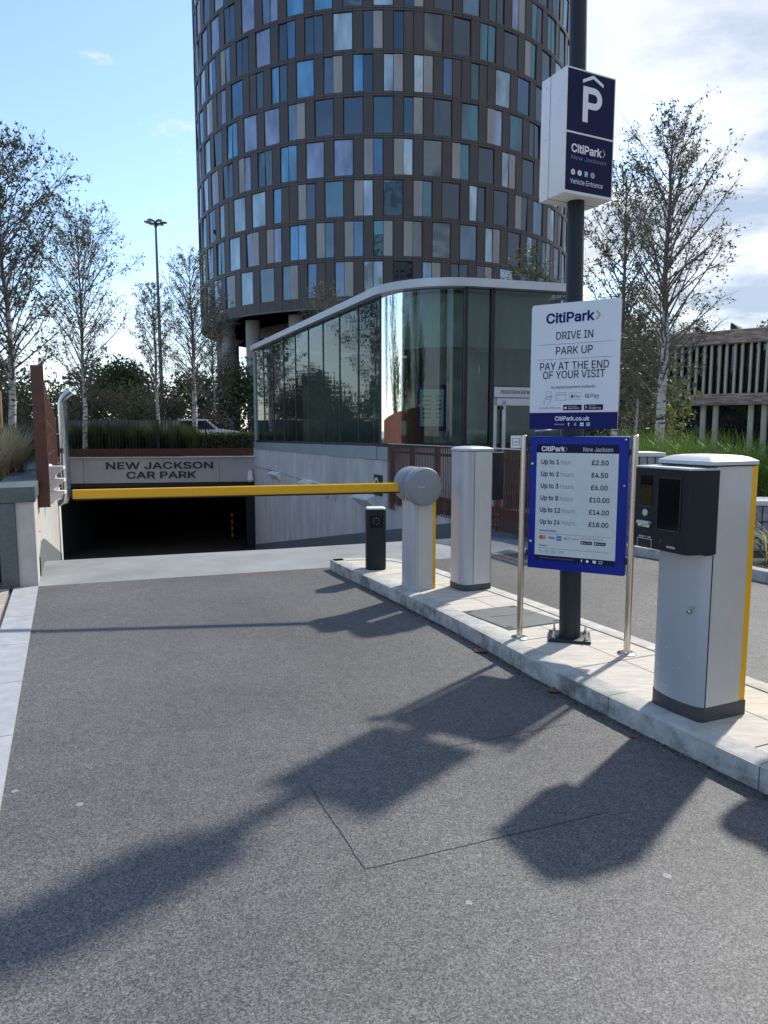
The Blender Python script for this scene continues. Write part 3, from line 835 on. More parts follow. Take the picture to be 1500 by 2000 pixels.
# corten strip and thin railing above the fascia
t = thing('railing', 'thin dark vertical bar railing above the car park lettering', 'railing', (0, 0, 0))
mb = MB(); n = int(PL / .11)
for k in range(n + 1):
    mb.box((k * PL / n, .25, 1.28), (.014, .014, 1.2), M_BLACK, xf=PX)
mb.build('bars', t)
mb = MB(); mb.box((PL / 2, .25, 1.885), (PL, .04, .012), M_BLACK, xf=PX); mb.box((PL / 2, .25, .74), (PL, .03, .012), M_BLACK, xf=PX); mb.build('rails', t)
for k in range(5):
    mb = MB(); mb.box((.05 + k * (PL - .1) / 4, .28, 1.27), (.05, .012, 1.25), M_BLACK, xf=PX); mb.build('post', t)
mb = MB(); n = int(PL / .07)
for k in range(n):
    mb.box(((k + .5) * PL / n, .16, .79), (.045, .03, .27), M_CORTEN, xf=PX)
mb.box((PL / 2, .20, .80), (PL, .02, .25), M_CORTEN, xf=PX)
tag(mb.build('upstand'), 'low rusty brown slatted upstand on top of the car park fascia', 'edge screen')

# vent pipe at the left of the portal
t = thing('vent_pipe', 'shiny steel vent pipe with cut angled top beside the car park lettering', 'pipe', (-9.86, 22.0, 0))
mb = MB()
mb.tube([(-.55, .1, -.66), (-.22, .05, -.66), (-.06, .01, -.60), (0, 0, -.44), (0, 0, -.2), (0, 0, 1.5), (0, 0, 2.36), (.05, 0, 2.50), (.16, -.02, 2.62), (.34, -.05, 2.74)], .135, M_GALV, 20)
mb.build('pipe', t)
mb = MB()
mb.add([(.24 + .03, -.19, 2.60), (.50, -.06, 2.84), (.28, .13, 2.88), (.20, .06, 2.78), (.16, -.15, 2.72)], [(0, 1, 2, 3, 4)], M_GALV)
mb.tube([(.29, -.04, 2.70), (.36, -.052, 2.755)], .142, M_GALV, 20); mb.build('outlet', t)
for z in (-.2, .55, 1.45):
    mb = MB(); mb.lathe([(.137, z - .02), (.145, z - .02), (.145, z + .02), (.137, z + .02)], M_GALV, 20); mb.box((-.25, .03, z), (.3, .03, .03), M_GALV); mb.build('bracket', t)

# ------------------------------------------------------------------ right retaining wall
WD = (Ce - Rp); WL = WD.length; wd = WD.normalized(); wn_ = Vector((wd.y, -wd.x))   # wn_ points to the lane
if wn_.x > 0: wn_ = -wn_
wang = math.atan2(wd.y, wd.x)
WX = Matrix.Translation((Rp.x, Rp.y, 0)) @ Matrix.Rotation(wang, 4, 'Z')   # local x from portal to the near end, y to the lane side is negative
SB = (Vector((.18, 14.5)) - Rp).length
def rz_at(s_): return ramp_z(1 - s_ / WL, 1)
t = thing('retaining_wall', 'grey stained concrete ramp wall on the right under the glass pavilion', 'wall', (0, 0, 0))
mb = MB()
cuts = [-.02, 2.6, 5.2, 7.8, 10.2, SB]
for a, b in zip(cuts[:-1], cuts[1:]):
    mb.box(((a + b) / 2, .15, -1.1), (b - a - .005, .30, 4.1), M_CONC, xf=WX)
mb.add([(SB, 0, -3.1), (WL, 0, -3.1), (WL, 0, .02), (SB, 0, .10), (SB, .3, -3.1), (WL, .3, -3.1), (WL, .3, .02), (SB, .3, .10)],
       [(0, 1, 2, 3), (4, 7, 6, 5), (3, 2, 6, 7), (1, 5, 6, 2), (0, 3, 7, 4)], M_CONC, xf=WX)
mb.build('wall_body', t)
mb = MB(); N_ = 30
for k in range(N_):
    a = k * WL / N_; b = (k + 1) * WL / N_
    za, zb = rz_at(a), rz_at(b); h = .26
    mb.add([(a, -.012, za - .1), (b, -.012, zb - .1), (b, -.012, zb + h), (a, -.012, za + h), (a, 0, za + h), (b, 0, zb + h)], [(0, 1, 2, 3), (3, 2, 5, 4)], M_SKIRT, xf=WX)
mb.build('skirting', t)
# dirt stains are built as thin drips on the concrete face
mb = MB(); rnd = random.Random(4)
M_STAIN = mat("stain", (.13, .115, .09), .9, var=.5, scale=20)
for (s0, z0, w_) in ((7.6, -.05, .9), (10.6, -.25, .7), (11.45, -.55, .2)):
    for k in range(9):
        x = s0 + rnd.uniform(0, w_); zt = z0 + rnd.uniform(-.08, .08); l = rnd.uniform(.04, .16); ww = rnd.uniform(.008, .03)
        mb.add([(x - ww, -.003, zt), (x + ww, -.003, zt + .01), (x + ww * .3, -.003, zt - l), (x - ww * .4, -.003, zt - l * .8)], [(0, 1, 2, 3)], M_STAIN, xf=WX)
mb.build('rust_stain', t)

# wall lamps with wedge hoods, and their conduit
def wall_lamp(s_, z, label):
    o = thing('wall_lamp', label, 'wall lamp', group='wedge lamps on the right ramp wall')
    mb = MB(); L_ = .95
    prof = [(0, .10), (-.20, .03), (-.20, -.0), (-.03, -.16), (0, -.16)]
    r0 = [(s_ - L_ / 2, p[0], z + p[1]) for p in prof]; r1 = [(s_ + L_ / 2, p[0], z + p[1]) for p in prof]
    n = len(prof)
    mb.rings([r0, r1], M_WHITEP, False, True, WX); mb.build('hood', o)
    mb = MB(); mb.add([(s_ - L_ * .45, -.192, z - .018), (s_ + L_ * .45, -.192, z - .018), (s_ + L_ * .45, -.042, z - .160), (s_ - L_ * .45, -.042, z - .160)], [(0, 1, 2, 3)], M_LITE, xf=WX); mb.build('diffuser', o)
wall_lamp(3.0, .18, 'white wedge wall lamp farthest down the ramp, nearest the dark opening')
wall_lamp(6.3, .12, 'white wedge wall lamp midway along the right ramp wall, just above the yellow arm')
wall_lamp(10.4, .08, 'white wedge wall lamp nearest the slatted fence, below the yellow arm')
mb = MB(); mb.tube([(0.05, -.015, .30), (3, -.015, .27), (6.3, -.015, .21), (10.2, -.015, .14)], .014, M_GALV, 6, xf=WX)
tag(mb.build('conduit'), 'thin grey cable conduit running between the wedge wall lamps', 'conduit')
# arrow sign on the wall
o = thing('wall_sign', 'small dark square sign with white bent arrow on the grey ramp wall', 'sign')
mb = MB(); mb.box((11.05, -.012, .42), (.42, .02, .44), M_POST, xf=WX); mb.build('plate', o)
mb = MB()
pts = [(10.98 + .085 * math.cos(a), -.026, .46 + .10 * math.sin(a)) for a in [math.pi * k / 10 for k in range(11)]]
P_ = [(11.065 if False else p[0], p[1], p[2]) for p in pts]
P_ = [(11.065, -.026, .24)] + P_ + [(10.895, -.026, .36)]
for a, b in zip(P_[:-1], P_[1:]):
    d = Vector(b) - Vector(a); n = Vector((-d.z, 0, d.x)).normalized() * .026
    mb.add([tuple(Vector(a) - n), tuple(Vector(b) - n), tuple(Vector(b) + n), tuple(Vector(a) + n)], [(0, 1, 2, 3)], M_WINK, xf=WX)
mb.add([(10.83, -.026, .37), (10.96, -.026, .37), (10.895, -.026, .28)], [(0, 1, 2)], M_RED, xf=WX)
mb.build('arrow', o)
# sounder box at the portal corner
o = thing('alarm_sounder', 'small white sounder box on the fascia corner by the right ramp wall', 'sounder')
mb = MB(); p = [(PL - .25, -.02, -.18), (PL - .05, -.02, -.18), (PL - .05, -.14, -.18), (PL - .25, -.14, -.18)]
q = [(PL - .21, -.02, .16), (PL - .10, -.02, .16), (PL - .10, -.09, .16), (PL - .21, -.09, .16)]
mb.rings([p, q], M_WHITEP, False, True, PX); mb.build('box', o)
mb = MB(); mb.box((PL - .15, -.08, -.21), (.14, .08, .06), M_LITE, xf=PX); mb.build('lens', o)

# slatted fence on the right wall
t = thing('slatted_fence', 'rusty brown steel fence of vertical slats in front of the glass pavilion', 'fence')
mb = MB(); x = SB + .02; FE = WL + .25; k = 0
while x < FE:
    z0 = (-.02 if x < SB + .35 else .07) if x < SB + .35 else .09 - .03 * (x - SB) / (FE - SB)
    mb.box((x, -.05, (z0 + 1.30) / 2), (.030, .006, 1.30 - z0), M_CORTEN, xf=WX); x += .062; k += 1
mb.build('slats', t)
mb = MB(); mb.box(((SB + FE) / 2, -.0, 1.305), (FE - SB, .07, .014), M_ALUTRIM, xf=WX); mb.build('top_rail', t)
mb = MB()
mb.box(((SB + FE) / 2, .0, 1.15), (FE - SB, .012, .05), M_CORTEN, xf=WX)
mb.box(((SB + FE) / 2, .0, .26), (FE - SB, .012, .30), M_CORTEN, xf=WX)
mb.build('backing_rail', t)
for s_ in (SB + .1, SB + 1.0, SB + 2.0, SB + 3.0, SB + 4.0, FE - .05):
    mb = MB(); mb.box((s_, .02, .66), (.07, .07, 1.28), M_CORTEN, xf=WX); mb.build('post', t)
mb = MB()
for s_ in [SB + .12, SB + .5, SB + 1.2, SB + 2.0, SB + 2.45, SB + 3.1, SB + 3.5, SB + 4.1]:
    for z in (.16, .24, .32):
        for dx in (0, .062): mb.lathe([(.008, 0), (.008, -.008), (.002, -.011)], M_GALV, 7, (s_ + dx, -.081, z), 'Y', xf=WX)
mb.build('bolt_heads', t)
o = thing('notice_sign', 'blue notice sign with small white marks behind the fence slats', 'sign')
mb = MB(); mb.box((WL - .35, .22, 1.12), (.62, .012, .30), M_SKYB, xf=WX); mb.build('plate', o)
mb = MB()
for i in range(4):
    for j in range(3): mb.box((WL - .55 + i * .13, .21, 1.04 + j * .08), (.06, .006, .03), M_WINK, xf=WX)
mb.build('marks', o)

# ------------------------------------------------------------------ glass pavilion
t = thing('glass_pavilion', 'low glass stair pavilion with curved corner and pale sloping roof edge', 'pavilion')
Ep = Rp + wd * 11.0
rho = 1.6; left_n = Vector((-wd.y, wd.x))
Cc = Ep + left_n * rho
a0 = math.atan2((Ep - Cc).y, (Ep - Cc).x); turn = R(82)
arc = [Cc + Vector((math.cos(a0 + turn * k / 14), math.sin(a0 + turn * k / 14))) * rho for k in range(15)]
fd = Vector((wd.x * math.cos(turn) - wd.y * math.sin(turn), wd.x * math.sin(turn) + wd.y * math.cos(turn)))
F0 = arc[-1]; FW = 2.15; F1 = F0 + fd * FW
B1 = F1 - wd * 9.5; B0 = Rp + wd * .15
def roof_z(p):   # falls from the curved corner towards the portal
    s_ = (p - Ep).dot(-wd); return 4.36 - max(0, s_) * .0035
def base_z(p):
    s_ = (p - Ep).dot(-wd); return 1.27 - max(0, s_) * .009
def glass_quad(mb, a, b, z0a, z0b, z1a, z1b, m): mb.add([(a.x, a.y, z0a), (b.x, b.y, z0b), (b.x, b.y, z1b), (a.x, a.y, z1a)], [(0, 1, 2, 3)], m)
inn = left_n * .06
# straight run: nine panes
npan = 9
edges_s = [.15 + (11.0 - .15) * k / npan for k in range(npan + 1)]
for k in range(npan):
    a = Rp + wd * (edges_s[k] + .008) + inn; b = Rp + wd * (edges_s[k + 1] - .008) + inn
    mb = MB(); glass_quad(mb, a, b, base_z(a), base_z(b), roof_z(a), roof_z(b), M_GLASS); mb.build('glass_pane', t, normals=False)
    mb = MB(); c0 = Rp + wd * (edges_s[k] + .006) ; c1 = Rp + wd * (edges_s[k + 1] - .006); o_ = -left_n * .03
    z0a = .96 - (11 - edges_s[k]) * .004; z0b = .96 - (11 - edges_s[k + 1]) * .004
    pts = [(c0 + o_), (c1 + o_), (c1 + left_n * .02), (c0 + left_n * .02)]
    mb.add([(pts[0].x, pts[0].y, z0a), (pts[1].x, pts[1].y, z0b), (pts[1].x, pts[1].y, base_z(c1) - .03), (pts[0].x, pts[0].y, base_z(c0) - .03),
            (pts[3].x, pts[3].y, base_z(c0) - .03), (pts[2].x, pts[2].y, base_z(c1) - .03), (pts[3].x, pts[3].y, z0a), (pts[2].x, pts[2].y, z0b)],
           [(0, 1, 2, 3), (3, 2, 5, 4), (0, 6, 7, 1)], M_BAND); mb.build('base_panel', t)
mb = MB(); mb.box(((11.006 + SB) / 2, 0.0, 1.10), (SB - 11.012, .05, .27), M_BAND, xf=WX); mb.build('base_panel', t)
mb = MB()
for s_ in edges_s + [11.02]:
    p = Rp + wd * s_ + left_n * .052
    mb.tube([(p.x, p.y, base_z(p) - .02), (p.x, p.y, roof_z(p))], .014, M_PLINTH, 6)
mb.build('glazing_joint', t)
# dark sill line
def ribbon(mb, pts, z0f, z1f, m, thick, nrm=None):
    n = len(pts); V = []
    for i, p in enumerate(pts):
        d = (pts[min(i + 1, n - 1)] - pts[max(i - 1, 0)]).normalized(); nn = Vector((d.y, -d.x))   # right of travel = outside
        V.append((p + nn * thick[0], p + nn * thick[1], z0f(p), z1f(p)))
    rings = [[(o_.x, o_.y, a), (o_.x, o_.y, b), (i_.x, i_.y, b), (i_.x, i_.y, a)] for o_, i_, a, b in V]
    mb.rings(rings, m, False, True)
path = [Rp + wd * .12] + [Rp + wd * (k + 1) for k in range(10)] + arc + [F0 + fd * FW * k / 4 for k in range(1, 5)]
mb = MB(); ribbon(mb, path, lambda p: base_z(p) - .035, lambda p: base_z(p) + .035, M_BLACK, (-.02, -.16)); mb.build('sill', t)
mb = MB(); ribbon(mb, path, lambda p: roof_z(p) - .035, lambda p: roof_z(p) + .12, M_ALUTRIM, (.10, -.30)); mb.build('roof_trim', t)
mb = MB()
rp_ = [Rp + wd * .12] + arc + [F1, B1, Rp + wd * .12 + left_n * 3.6]
mb.prism([tuple(p - (p - Cc).normalized() * .12) for p in rp_], lambda p: roof_z(Vector((p[0], p[1]))) + .02, lambda p: roof_z(Vector((p[0], p[1]))) + .08, M_SKIRT)
mb.build('roof', t)
mb = MB(); ribbon(mb, [p for p in path if (p - Ep).dot(wd) > -.05 or p in arc][0:16], lambda p: -.05, lambda p: base_z(p) - .04, M_COPE, (-.10, -.30)); mb.build('upstand', t)
# curved panes
mb = MB(); ia = [Cc + (p - Cc) * ((rho - .06) / rho) for p in arc]
for a, b in zip(ia[:13], ia[1:14]): mb.add([(a.x, a.y, base_z(a)), (b.x, b.y, base_z(b)), (b.x, b.y, roof_z(b)), (a.x, a.y, roof_z(a))], [(0, 1, 2, 3)], M_GLASS, True)
mb.build('curved_glass', t)
# front panes and mullions
def mull(p, w_, z0, z1, m, name):
    mb = MB(); mb.box((p.x, p.y, (z0 + z1) / 2), (w_, .10, z1 - z0), m, math.atan2(fd.y, fd.x)); mb.build(name, t)
fin = Vector((-fd.y, fd.x)) * .06
ends = [(-.16, .36), (.43, FW - .04)]
for k, (x0, x1) in enumerate(ends):
    a = F0 + fd * x0 + fin; b = F0 + fd * x1 + fin
    zb = 1.27 if k == 0 else 2.47
    mb = MB(); glass_quad(mb, a, b, zb, zb, roof_z(a), roof_z(b), M_GLASS); mb.build('glass_pane', t, normals=False)
mull(F0 + fd * -.17 + fin, .07, 1.2, 4.36, M_BLACK, 'mullion')
mull(F0 + fd * .39 + fin, .08, .0, 4.36, M_BLACK, 'mullion')
mull(F0 + fd * FW + fin, .07, .0, 4.36, M_BLACK, 'mullion')
# entrance door with its headboard
FX = Matrix.Translation((F0.x, F0.y, 0)) @ Matrix.Rotation(math.atan2(fd.y, fd.x), 4, 'Z')
mb = MB(); mb.box((1.24, .05, 2.33), (1.60, .08, .20), M_ALUTRIM, xf=FX); hb = mb.build('door_header', t)
mb = MB(); put_text(mb, "PEDESTRIAN ENTRANCE", 0.98, 2.30, .07, M_INK, y=.006, width=.80, bold=.01, xf=FX); mb.build('lettering', hb)
mb = MB()
mb.box((.47, .05, 1.1), (.07, .08, 2.22), M_ALUTRIM, xf=FX); mb.box((.66, .04, 1.1), (.08, .06, 2.12), M_ALUTRIM, xf=FX)
mb.box((1.24, .05, 2.14), (1.60, .08, .14), M_ALUTRIM, xf=FX); mb.box((2.0, .05, 1.1), (.07, .08, 2.22), M_ALUTRIM, xf=FX)
dr = mb.build('door_frame', t)
mb = MB(); mb.box((.58, .0, 2.02), (.10, .06, .06), M_BLACK, xf=FX); mb.box((.60, .02, 1.1), (.03, .04, 1.8), M_BLACK, xf=FX); mb.build('door_closer', dr)
mb = MB(); mb.add([(.70, .06, .02), (1.97, .06, .02), (1.97, .06, 2.07), (.70, .06, 2.07)], [(0, 1, 2, 3)], M_GLASS, xf=FX); mb.build('door_glass', dr, normals=False)
# other two sides
mb = MB()
mb.add([(F1.x, F1.y, 0), (B1.x, B1.y, 0), (B1.x, B1.y, 4.3), (F1.x, F1.y, 4.3)], [(0, 1, 2, 3)], M_GLASS); mb.build('glass_pane', t, normals=False)
BL = Rp + wd * .15 + left_n * 3.4
mb = MB(); e0 = Rp + wd * .15
mb.prism([tuple(e0 + wd * .0), tuple(e0 + wd * .05), tuple(BL + wd * .05), tuple(BL)], .5, 4.25, M_ALUTRIM)
mb.build('end_wall', t)
mb = MB(); mb.prism([tuple(B1), tuple(B1 + wd * .2), tuple(BL + wd * .2), tuple(BL)], 0, 4.2, M_CONC2); mb.build('rear_wall', t)
# inside: floor, stair core, ceiling bulkhead, round column
mb = MB(); mb.prism([tuple(Ep + left_n * .35), tuple(Cc - left_n * .2 + wd * .9), tuple(F0 - fin * -3 + fd * .2), tuple(F1 + fin * 2), tuple(B1), tuple(BL), tuple(Rp + wd * .3 + left_n * .35)], -.02, .03, M_SKIRT); mb.build('inner_floor', t)
mb = MB()
c0 = Cc + left_n * .9 - wd * .6
mb.prism([tuple(c0), tuple(c0 + left_n * 1.7), tuple(c0 + left_n * 1.7 - wd * 3.2), tuple(c0 - wd * 3.2)], .03, 4.2, M_CONC)
mb.build('lift_core', t)
mb = MB(); p0 = Rp + wd * 1.0 + left_n * 1.5; p1 = Rp + wd * 8.8 + left_n * 1.5
mb.prism([tuple(p0), tuple(p1), tuple(p1 + left_n * .12), tuple(p0 + left_n * .12)], .0, 3.6, M_CONC2); mb.build('stair_wall', t)
mb = MB(); mb.tube([(Cc.x + .55, Cc.y - .2, 0), (Cc.x + .55, Cc.y - .2, 4.3)], .17, M_CONC2, 20); mb.build('inner_column', t)
mb = MB()
bk = [Cc + (p - Cc) * .66 for p in arc]
ribbon(mb, bk + [bk[-1] + fd * 1.9], lambda p: 3.25, lambda p: 4.3, M_CONC, (.0, -.06)); mb.build('bulkhead', t)
# exit sign and price board behind the glass
o = thing('exit_sign', 'small green exit sign hanging inside the glass pavilion', 'sign')
mb = MB(); mb.box((.62, .9, 3.12), (.36, .02, .16), M_GREENS, xf=FX); mb.box((.62, .9, 3.28), (.30, .02, .12), M_WHITEP, xf=FX); mb.build('plate', o)
o = thing('tariff_board', 'dark blue framed tariff board standing inside the curved pavilion glass', 'price board')
TX = Matrix.Translation((1.02, 15.35, 0)) @ Matrix.Rotation(R(2), 4, 'Z')
mb = MB(); mb.bbox((0, 0, 2.05), (.62, .06, .98), M_BLUE, .01, xf=TX); mb.build('frame', o)
mb = MB(); rect(mb, -.25, .25, 1.66, 2.44, M_PANELW, -.033, TX)
for k in range(6):
    rect(mb, -.2, -.02, 2.28 - k * .09, 2.31 - k * .09, M_INK, -.035, TX); rect(mb, .08, .2, 2.28 - k * .09, 2.31 - k * .09, M_INK, -.035, TX)
mb.build('price_panel', o)
mb = MB(); mb.tube([(0, .05, 0), (0, .05, 1.6)], .05, M_POST, 12, xf=TX); mb.build('post', o)
o = thing('paper_notice', 'white paper notice standing on the pavilion floor beside the tariff board', 'notice')
mb = MB(); mb.box((-.62, .1, 1.62), (.17, .01, .30), M_WHITEP, xf=TX); mb.build('sheet', o)
mb = MB(); mb.tube([(-.62, .12, 0), (-.62, .12, 1.5)], .015, M_BLACK, 8, xf=TX); mb.build('stand', o)

# ------------------------------------------------------------------ things on the island
KZ = .113
def cabinet_outline(w_, d_, r_front):
    # local x: across the island, y: along it; the lane side (x=0) has generous round corners
    return roundpoly([(0, 0), (w_, 0), (w_, d_), (0, d_)], [r_front, .012, .012, r_front], 8)

# number plate camera post
t = thing('camera_post', 'short dark plate camera post with pale top at the island nose', 'camera post', (-.09, 7.50, KZ), R(6))
ol = roundpoly([(-.105, -.09), (.105, -.09), (.105, .09), (-.105, .09)], [.03] * 4, 5)
mb = MB(); mb.rings([[(p[0] * .96, p[1] * .96, 0) for p in ol], [(p[0], p[1], .02) for p in ol], [(p[0], p[1], .625) for p in ol], [(p[0] * .93, p[1] * .93, .65) for p in ol]], M_DARK); mb.build('body', t)
mb = MB(); mb.rings([[(p[0] * .95, p[1] * .95, .648) for p in ol], [(p[0] * .95, p[1] * .95, .656) for p in ol], [(p[0] * .88, p[1] * .88, .664) for p in ol]], M_WHITEP); mb.build('cap', t)
mb = MB(); lp = roundpoly([(-.07, .455), (.07, .455), (.07, .585), (-.07, .585)], [.012] * 4, 3)
mb.rings([[(p[0], -.089, p[1]) for p in lp], [(p[0], -.094, p[1]) for p in lp]], M_SCREEN)
lw = mb.build('lens_window', t)
mb = MB(); mb.lathe([(.013, -.094), (.013, -.098), (.009, -.099)], M_DARK, 12, (0, 0, .525), 'Y')
for k in range(8):
    a = 2 * math.pi * k / 8; mb.lathe([(.0035, -.094), (.0035, -.0955)], M_LITE, 6, (.034 * math.cos(a), 0, .525 + .034 * math.sin(a)), 'Y')
mb.build('led_ring', lw)

# barrier
t = thing('barrier_gate', 'silver barrier pedestal with round grey head and lowered yellow arm', 'barrier', (.255, 6.45, KZ), RZ)
ol = cabinet_outline(.215, .25, .055)
mb = MB(); mb.prism(ol, .03, .86, M_ALU, True); pd = mb.build('pedestal', t)
mb = MB(); mb.box((.13, -.0015, .44), (.17, .004, .80), M_ALULIT); mb.box((.062, -.003, .44), (.003, .002, .80), M_PLINTH); mb.build('side_panel', pd)
mb = MB(); mb.prism(scalepoly(ol, -.004), 0, .03, M_LID); mb.build('base', t)
mb = MB(); mb.bbox((.232, .034, .44), (.036, .07, .88), M_YEL, .004); mb.build('yellow_strip', t)
HC = (.105, 0, .965)
mb = MB()
def headprof(r, y0, y1): return [(r * .80, y0), (r * .93, y0 + .012), (r * .99, y0 + .035), (r, y0 + .06), (r, y1 - .05), (r * .97, y1 - .02), (r * .85, y1)]
mb.lathe([(.001, -.098)] + [(.06, -.096), (.11, -.090)] + headprof(.178, -.085, .06), M_HEAD, 48, HC, 'Y'); mb.build('head_cover', t)
mb = MB(); mb.lathe(headprof(.170, .045, .26), M_HEAD, 48, (HC[0] - .016, 0, HC[2] + .006), 'Y')
mb.prism(roundpoly([(-.02, .02), (.19, .02), (.19, .24), (-.02, .24)], [.04] * 4, 4), .85, .92, M_HEAD, True); hh = mb.build('head_housing', t)
mb = MB()
for z in (-.085, -.115): mb.lathe([(.010, 0), (.010, -.006), (.003, -.009)], M_GALV, 10, (HC[0] - .155 + .02, .06, HC[2] + z), 'Y')
mb.build('lock', hh)
mb = MB(); put_text(mb, "DESIGNA", HC[0] - .055, HC[2] - .002, .010, M_WINK, y=-.0975, width=.07); mb.build('lettering', t)
# arm in the pedestal's frame
MI = (Matrix.Translation((.255, 6.45, KZ)) @ Matrix.Rotation(RZ, 4, 'Z')).inverted()
def arm_seg(mb, a, b, h, th, m, dz=0):
    a = MI @ Vector(a); b = MI @ Vector(b); d = (b - a); d.z = 0; d.normalize(); n = Vector((-d.y, d.x, 0)) * th / 2
    ch = .008
    rings = []
    for p in (a, b):
        rings.append([p - n + Vector((0, 0, dz - h / 2 + ch)), p - n * .7 + Vector((0, 0, dz - h / 2)), p + n * .7 + Vector((0, 0, dz - h / 2)), p + n + Vector((0, 0, dz - h / 2 + ch)),
                      p + n + Vector((0, 0, dz + h / 2 - ch)), p + n * .7 + Vector((0, 0, dz + h / 2)), p - n * .7 + Vector((0, 0, dz + h / 2)), p - n + Vector((0, 0, dz + h / 2 - ch))])
    mb.rings(rings, m, False)
mb = MB(); arm_seg(mb, (.17, 6.56, 1.066), (-2.73, 6.22, 1.030), .082, .05, M_YEL); am = mb.build('arm', t)
mb = MB(); arm_seg(mb, (.15, 6.555, 1.018), (-2.72, 6.22, .983), .014, .04, M_BLACK); mb.build('rubber_edge', am)
mb = MB(); arm_seg(mb, (-2.731, 6.22, 1.030), (-2.739, 6.219, 1.030), .086, .054, M_PLINTH); mb.build('end_cap', am)

# the same barrier for the other lane, beside the right frame edge: its round head throws the rounded shadow on the road
copy_tree(t, (2.36, 3.64, KZ), RZ + math.pi, 1.0, 'second barrier pedestal, beyond the right frame edge, arm over the far lane')

# exit reader cabinet seen from its back
t = thing('exit_reader', 'tall silver cabinet with rounded corner and black reader box facing the far lane', 'pay cabinet', (.725, 6.39, KZ), RZ)
ol = cabinet_outline(.30, .30, .085)
mb = MB(); mb.prism(ol, .06, 1.285, M_ALU, True); bd = mb.build('cabinet', t)
mb = MB(); mb.box((.20, -.0015, .672), (.185, .004, 1.215), M_ALULIT); mb.box((.106, -.003, .672), (.002, .002, 1.215), M_PLINTH); mb.box((.288, -.004, .672), (.003, .002, 1.215), M_PLINTH); mb.build('side_panel', bd)
mb = MB(); mb.prism(scalepoly(ol, -.003), 0, .06, M_PLINTH, True); mb.build('plinth', t)
o2 = scalepoly(ol, -.006)
def lid(mb, ol, z, h, m):
    n = 5; rings = [[(p[0], p[1], z) for p in ol], [(p[0], p[1], z + .018) for p in ol]]
    for k in range(1, n + 1):
        a = k / n * math.pi / 2; q = scalepoly(ol, .012 + .11 * (1 - math.cos(a)) * 1.0 * min(1, 1))
        rings.append([(p[0], p[1], z + .018 + h * math.sin(a)) for p in q])
    mb.rings(rings, m)
mb = MB(); mb.prism(ol, 1.285, 1.292, M_BLACK); lid(mb, o2, 1.292, .022, M_LID); mb.build('lid', t)
mb = MB(); mb.bbox((.362, .15, 1.055), (.122, .29, .44), M_DARK, .008); mb.build('reader_box', t)
mb = MB(); mb.box((.302, .02, .81), (.01, .03, .05), M_ALU); mb.build('latch', t)

# pay machine in the foreground
t = thing('ticket_machine', 'big silver ticket machine with black screen head and yellow rear edge', 'ticket machine', (1.60, 3.455, KZ), RZ)
W_, D_ = .275, .345
front = [(.0, .03), (.012, .005), (.03, 0)]
ol = [(.03, 0), (W_, 0), (W_, D_), (.03, D_)]
door = [(.03, D_)] + [(.03 - .048 * math.sin(math.pi * k / 12) ** .55 if 0 < k < 12 else .03, D_ - D_ * k / 12) for k in range(1, 12)] + [(.03, 0)]
body_ol = [(.032, 0), (W_, 0), (W_, D_), (.032, D_)]
mb = MB(); mb.prism(body_ol, .075, 1.305, M_ALULIT, False); bd = mb.build('cabinet', t)
mb = MB(); mb.prism(door + [(.06, .004), (.06, D_ - .004)][::1], .078, .865, M_ALU, True); dr = mb.build('door', t)
mb = MB()
mb.lathe([(.013, -.0), (.013, -.006), (.009, -.009), (.001, -.009)], M_STEEL, 14, (-.018, .085, .565), 'X', xf=None)
mb.box((-.027, .085, .565), (.003, .003, .012), M_BLACK); mb.box((-.02, .072, .588), (.006, .02, .012), M_GALV)
mb.build('lock', dr)
mb = MB(); mb.box((.031, -.0015, .47), (.004, .004, .79), M_BLACK); mb.box((.012, D_ / 2, .8665), (.06, D_, .003), M_BLACK); mb.build('seam', dr)
mb = MB(); rnd = random.Random(3)
M_SCR = mat("scratch", (.80, .80, .80), .5, .3, var=0)
for k in range(9):
    y = rnd.uniform(.07, .27); z = rnd.uniform(.12, .36); l = rnd.uniform(.008, .035); w2 = rnd.uniform(.0012, .003); s2 = rnd.uniform(-.5, .5)
    xx = .03 - .048 * math.sin(math.pi * (1 - y / D_)) ** .55 - .0015
    mb.add([(xx, y, z), (xx, y + l, z + l * s2), (xx, y + l, z + l * s2 + w2 * 2), (xx, y, z + w2)], [(0, 1, 2, 3)], M_SCR)
mb.build('scratches', dr)
pl = [(p[0], p[1]) for p in door] + [(W_, 0), (W_, D_)]
pl = [(W_ + .046, D_)] + [(p[0] - .004, p[1]) for p in door] + [(W_ + .046, -.003)]
mb = MB(); mb.prism(pl, 0, .078, M_PLINTH, True); mb.build('plinth', t)
mb = MB(); mb.box((W_ + .022, D_ / 2 - .0, .69), (.046, D_ * .98, 1.23), M_YEL); mb.build('yellow_strip', t)
lo = roundpoly([(-.012, -.012), (W_ + .05, -.012), (W_ + .05, D_ + .012), (-.012, D_ + .012)], [.03] * 4, 4)
mb = MB(); mb.prism(scalepoly(lo, .01), 1.303, 1.311, M_BLACK); lid(mb, lo, 1.311, .030, M_LID); mb.build('lid', t)
# head
t2 = None
hd = MB(); ho = roundpoly([(-.125, .015), (.036, -.014), (.036, .40), (-.125, .385)], [.016, .002, .002, .012], 4)
hd.prism(ho, .872, 1.288, M_DARK, True)
ho2 = roundpoly([(-.125, .24), (-.02, .24), (-.02, .385), (-.125, .385)], [.004] * 4, 2)
hh = hd.build('screen_head', t)
mb = MB(); mb.prism([(p[0] - .001, p[1]) for p in ho], 1.288, 1.297, M_ALUTRIM); mb.build('head_top', hh)
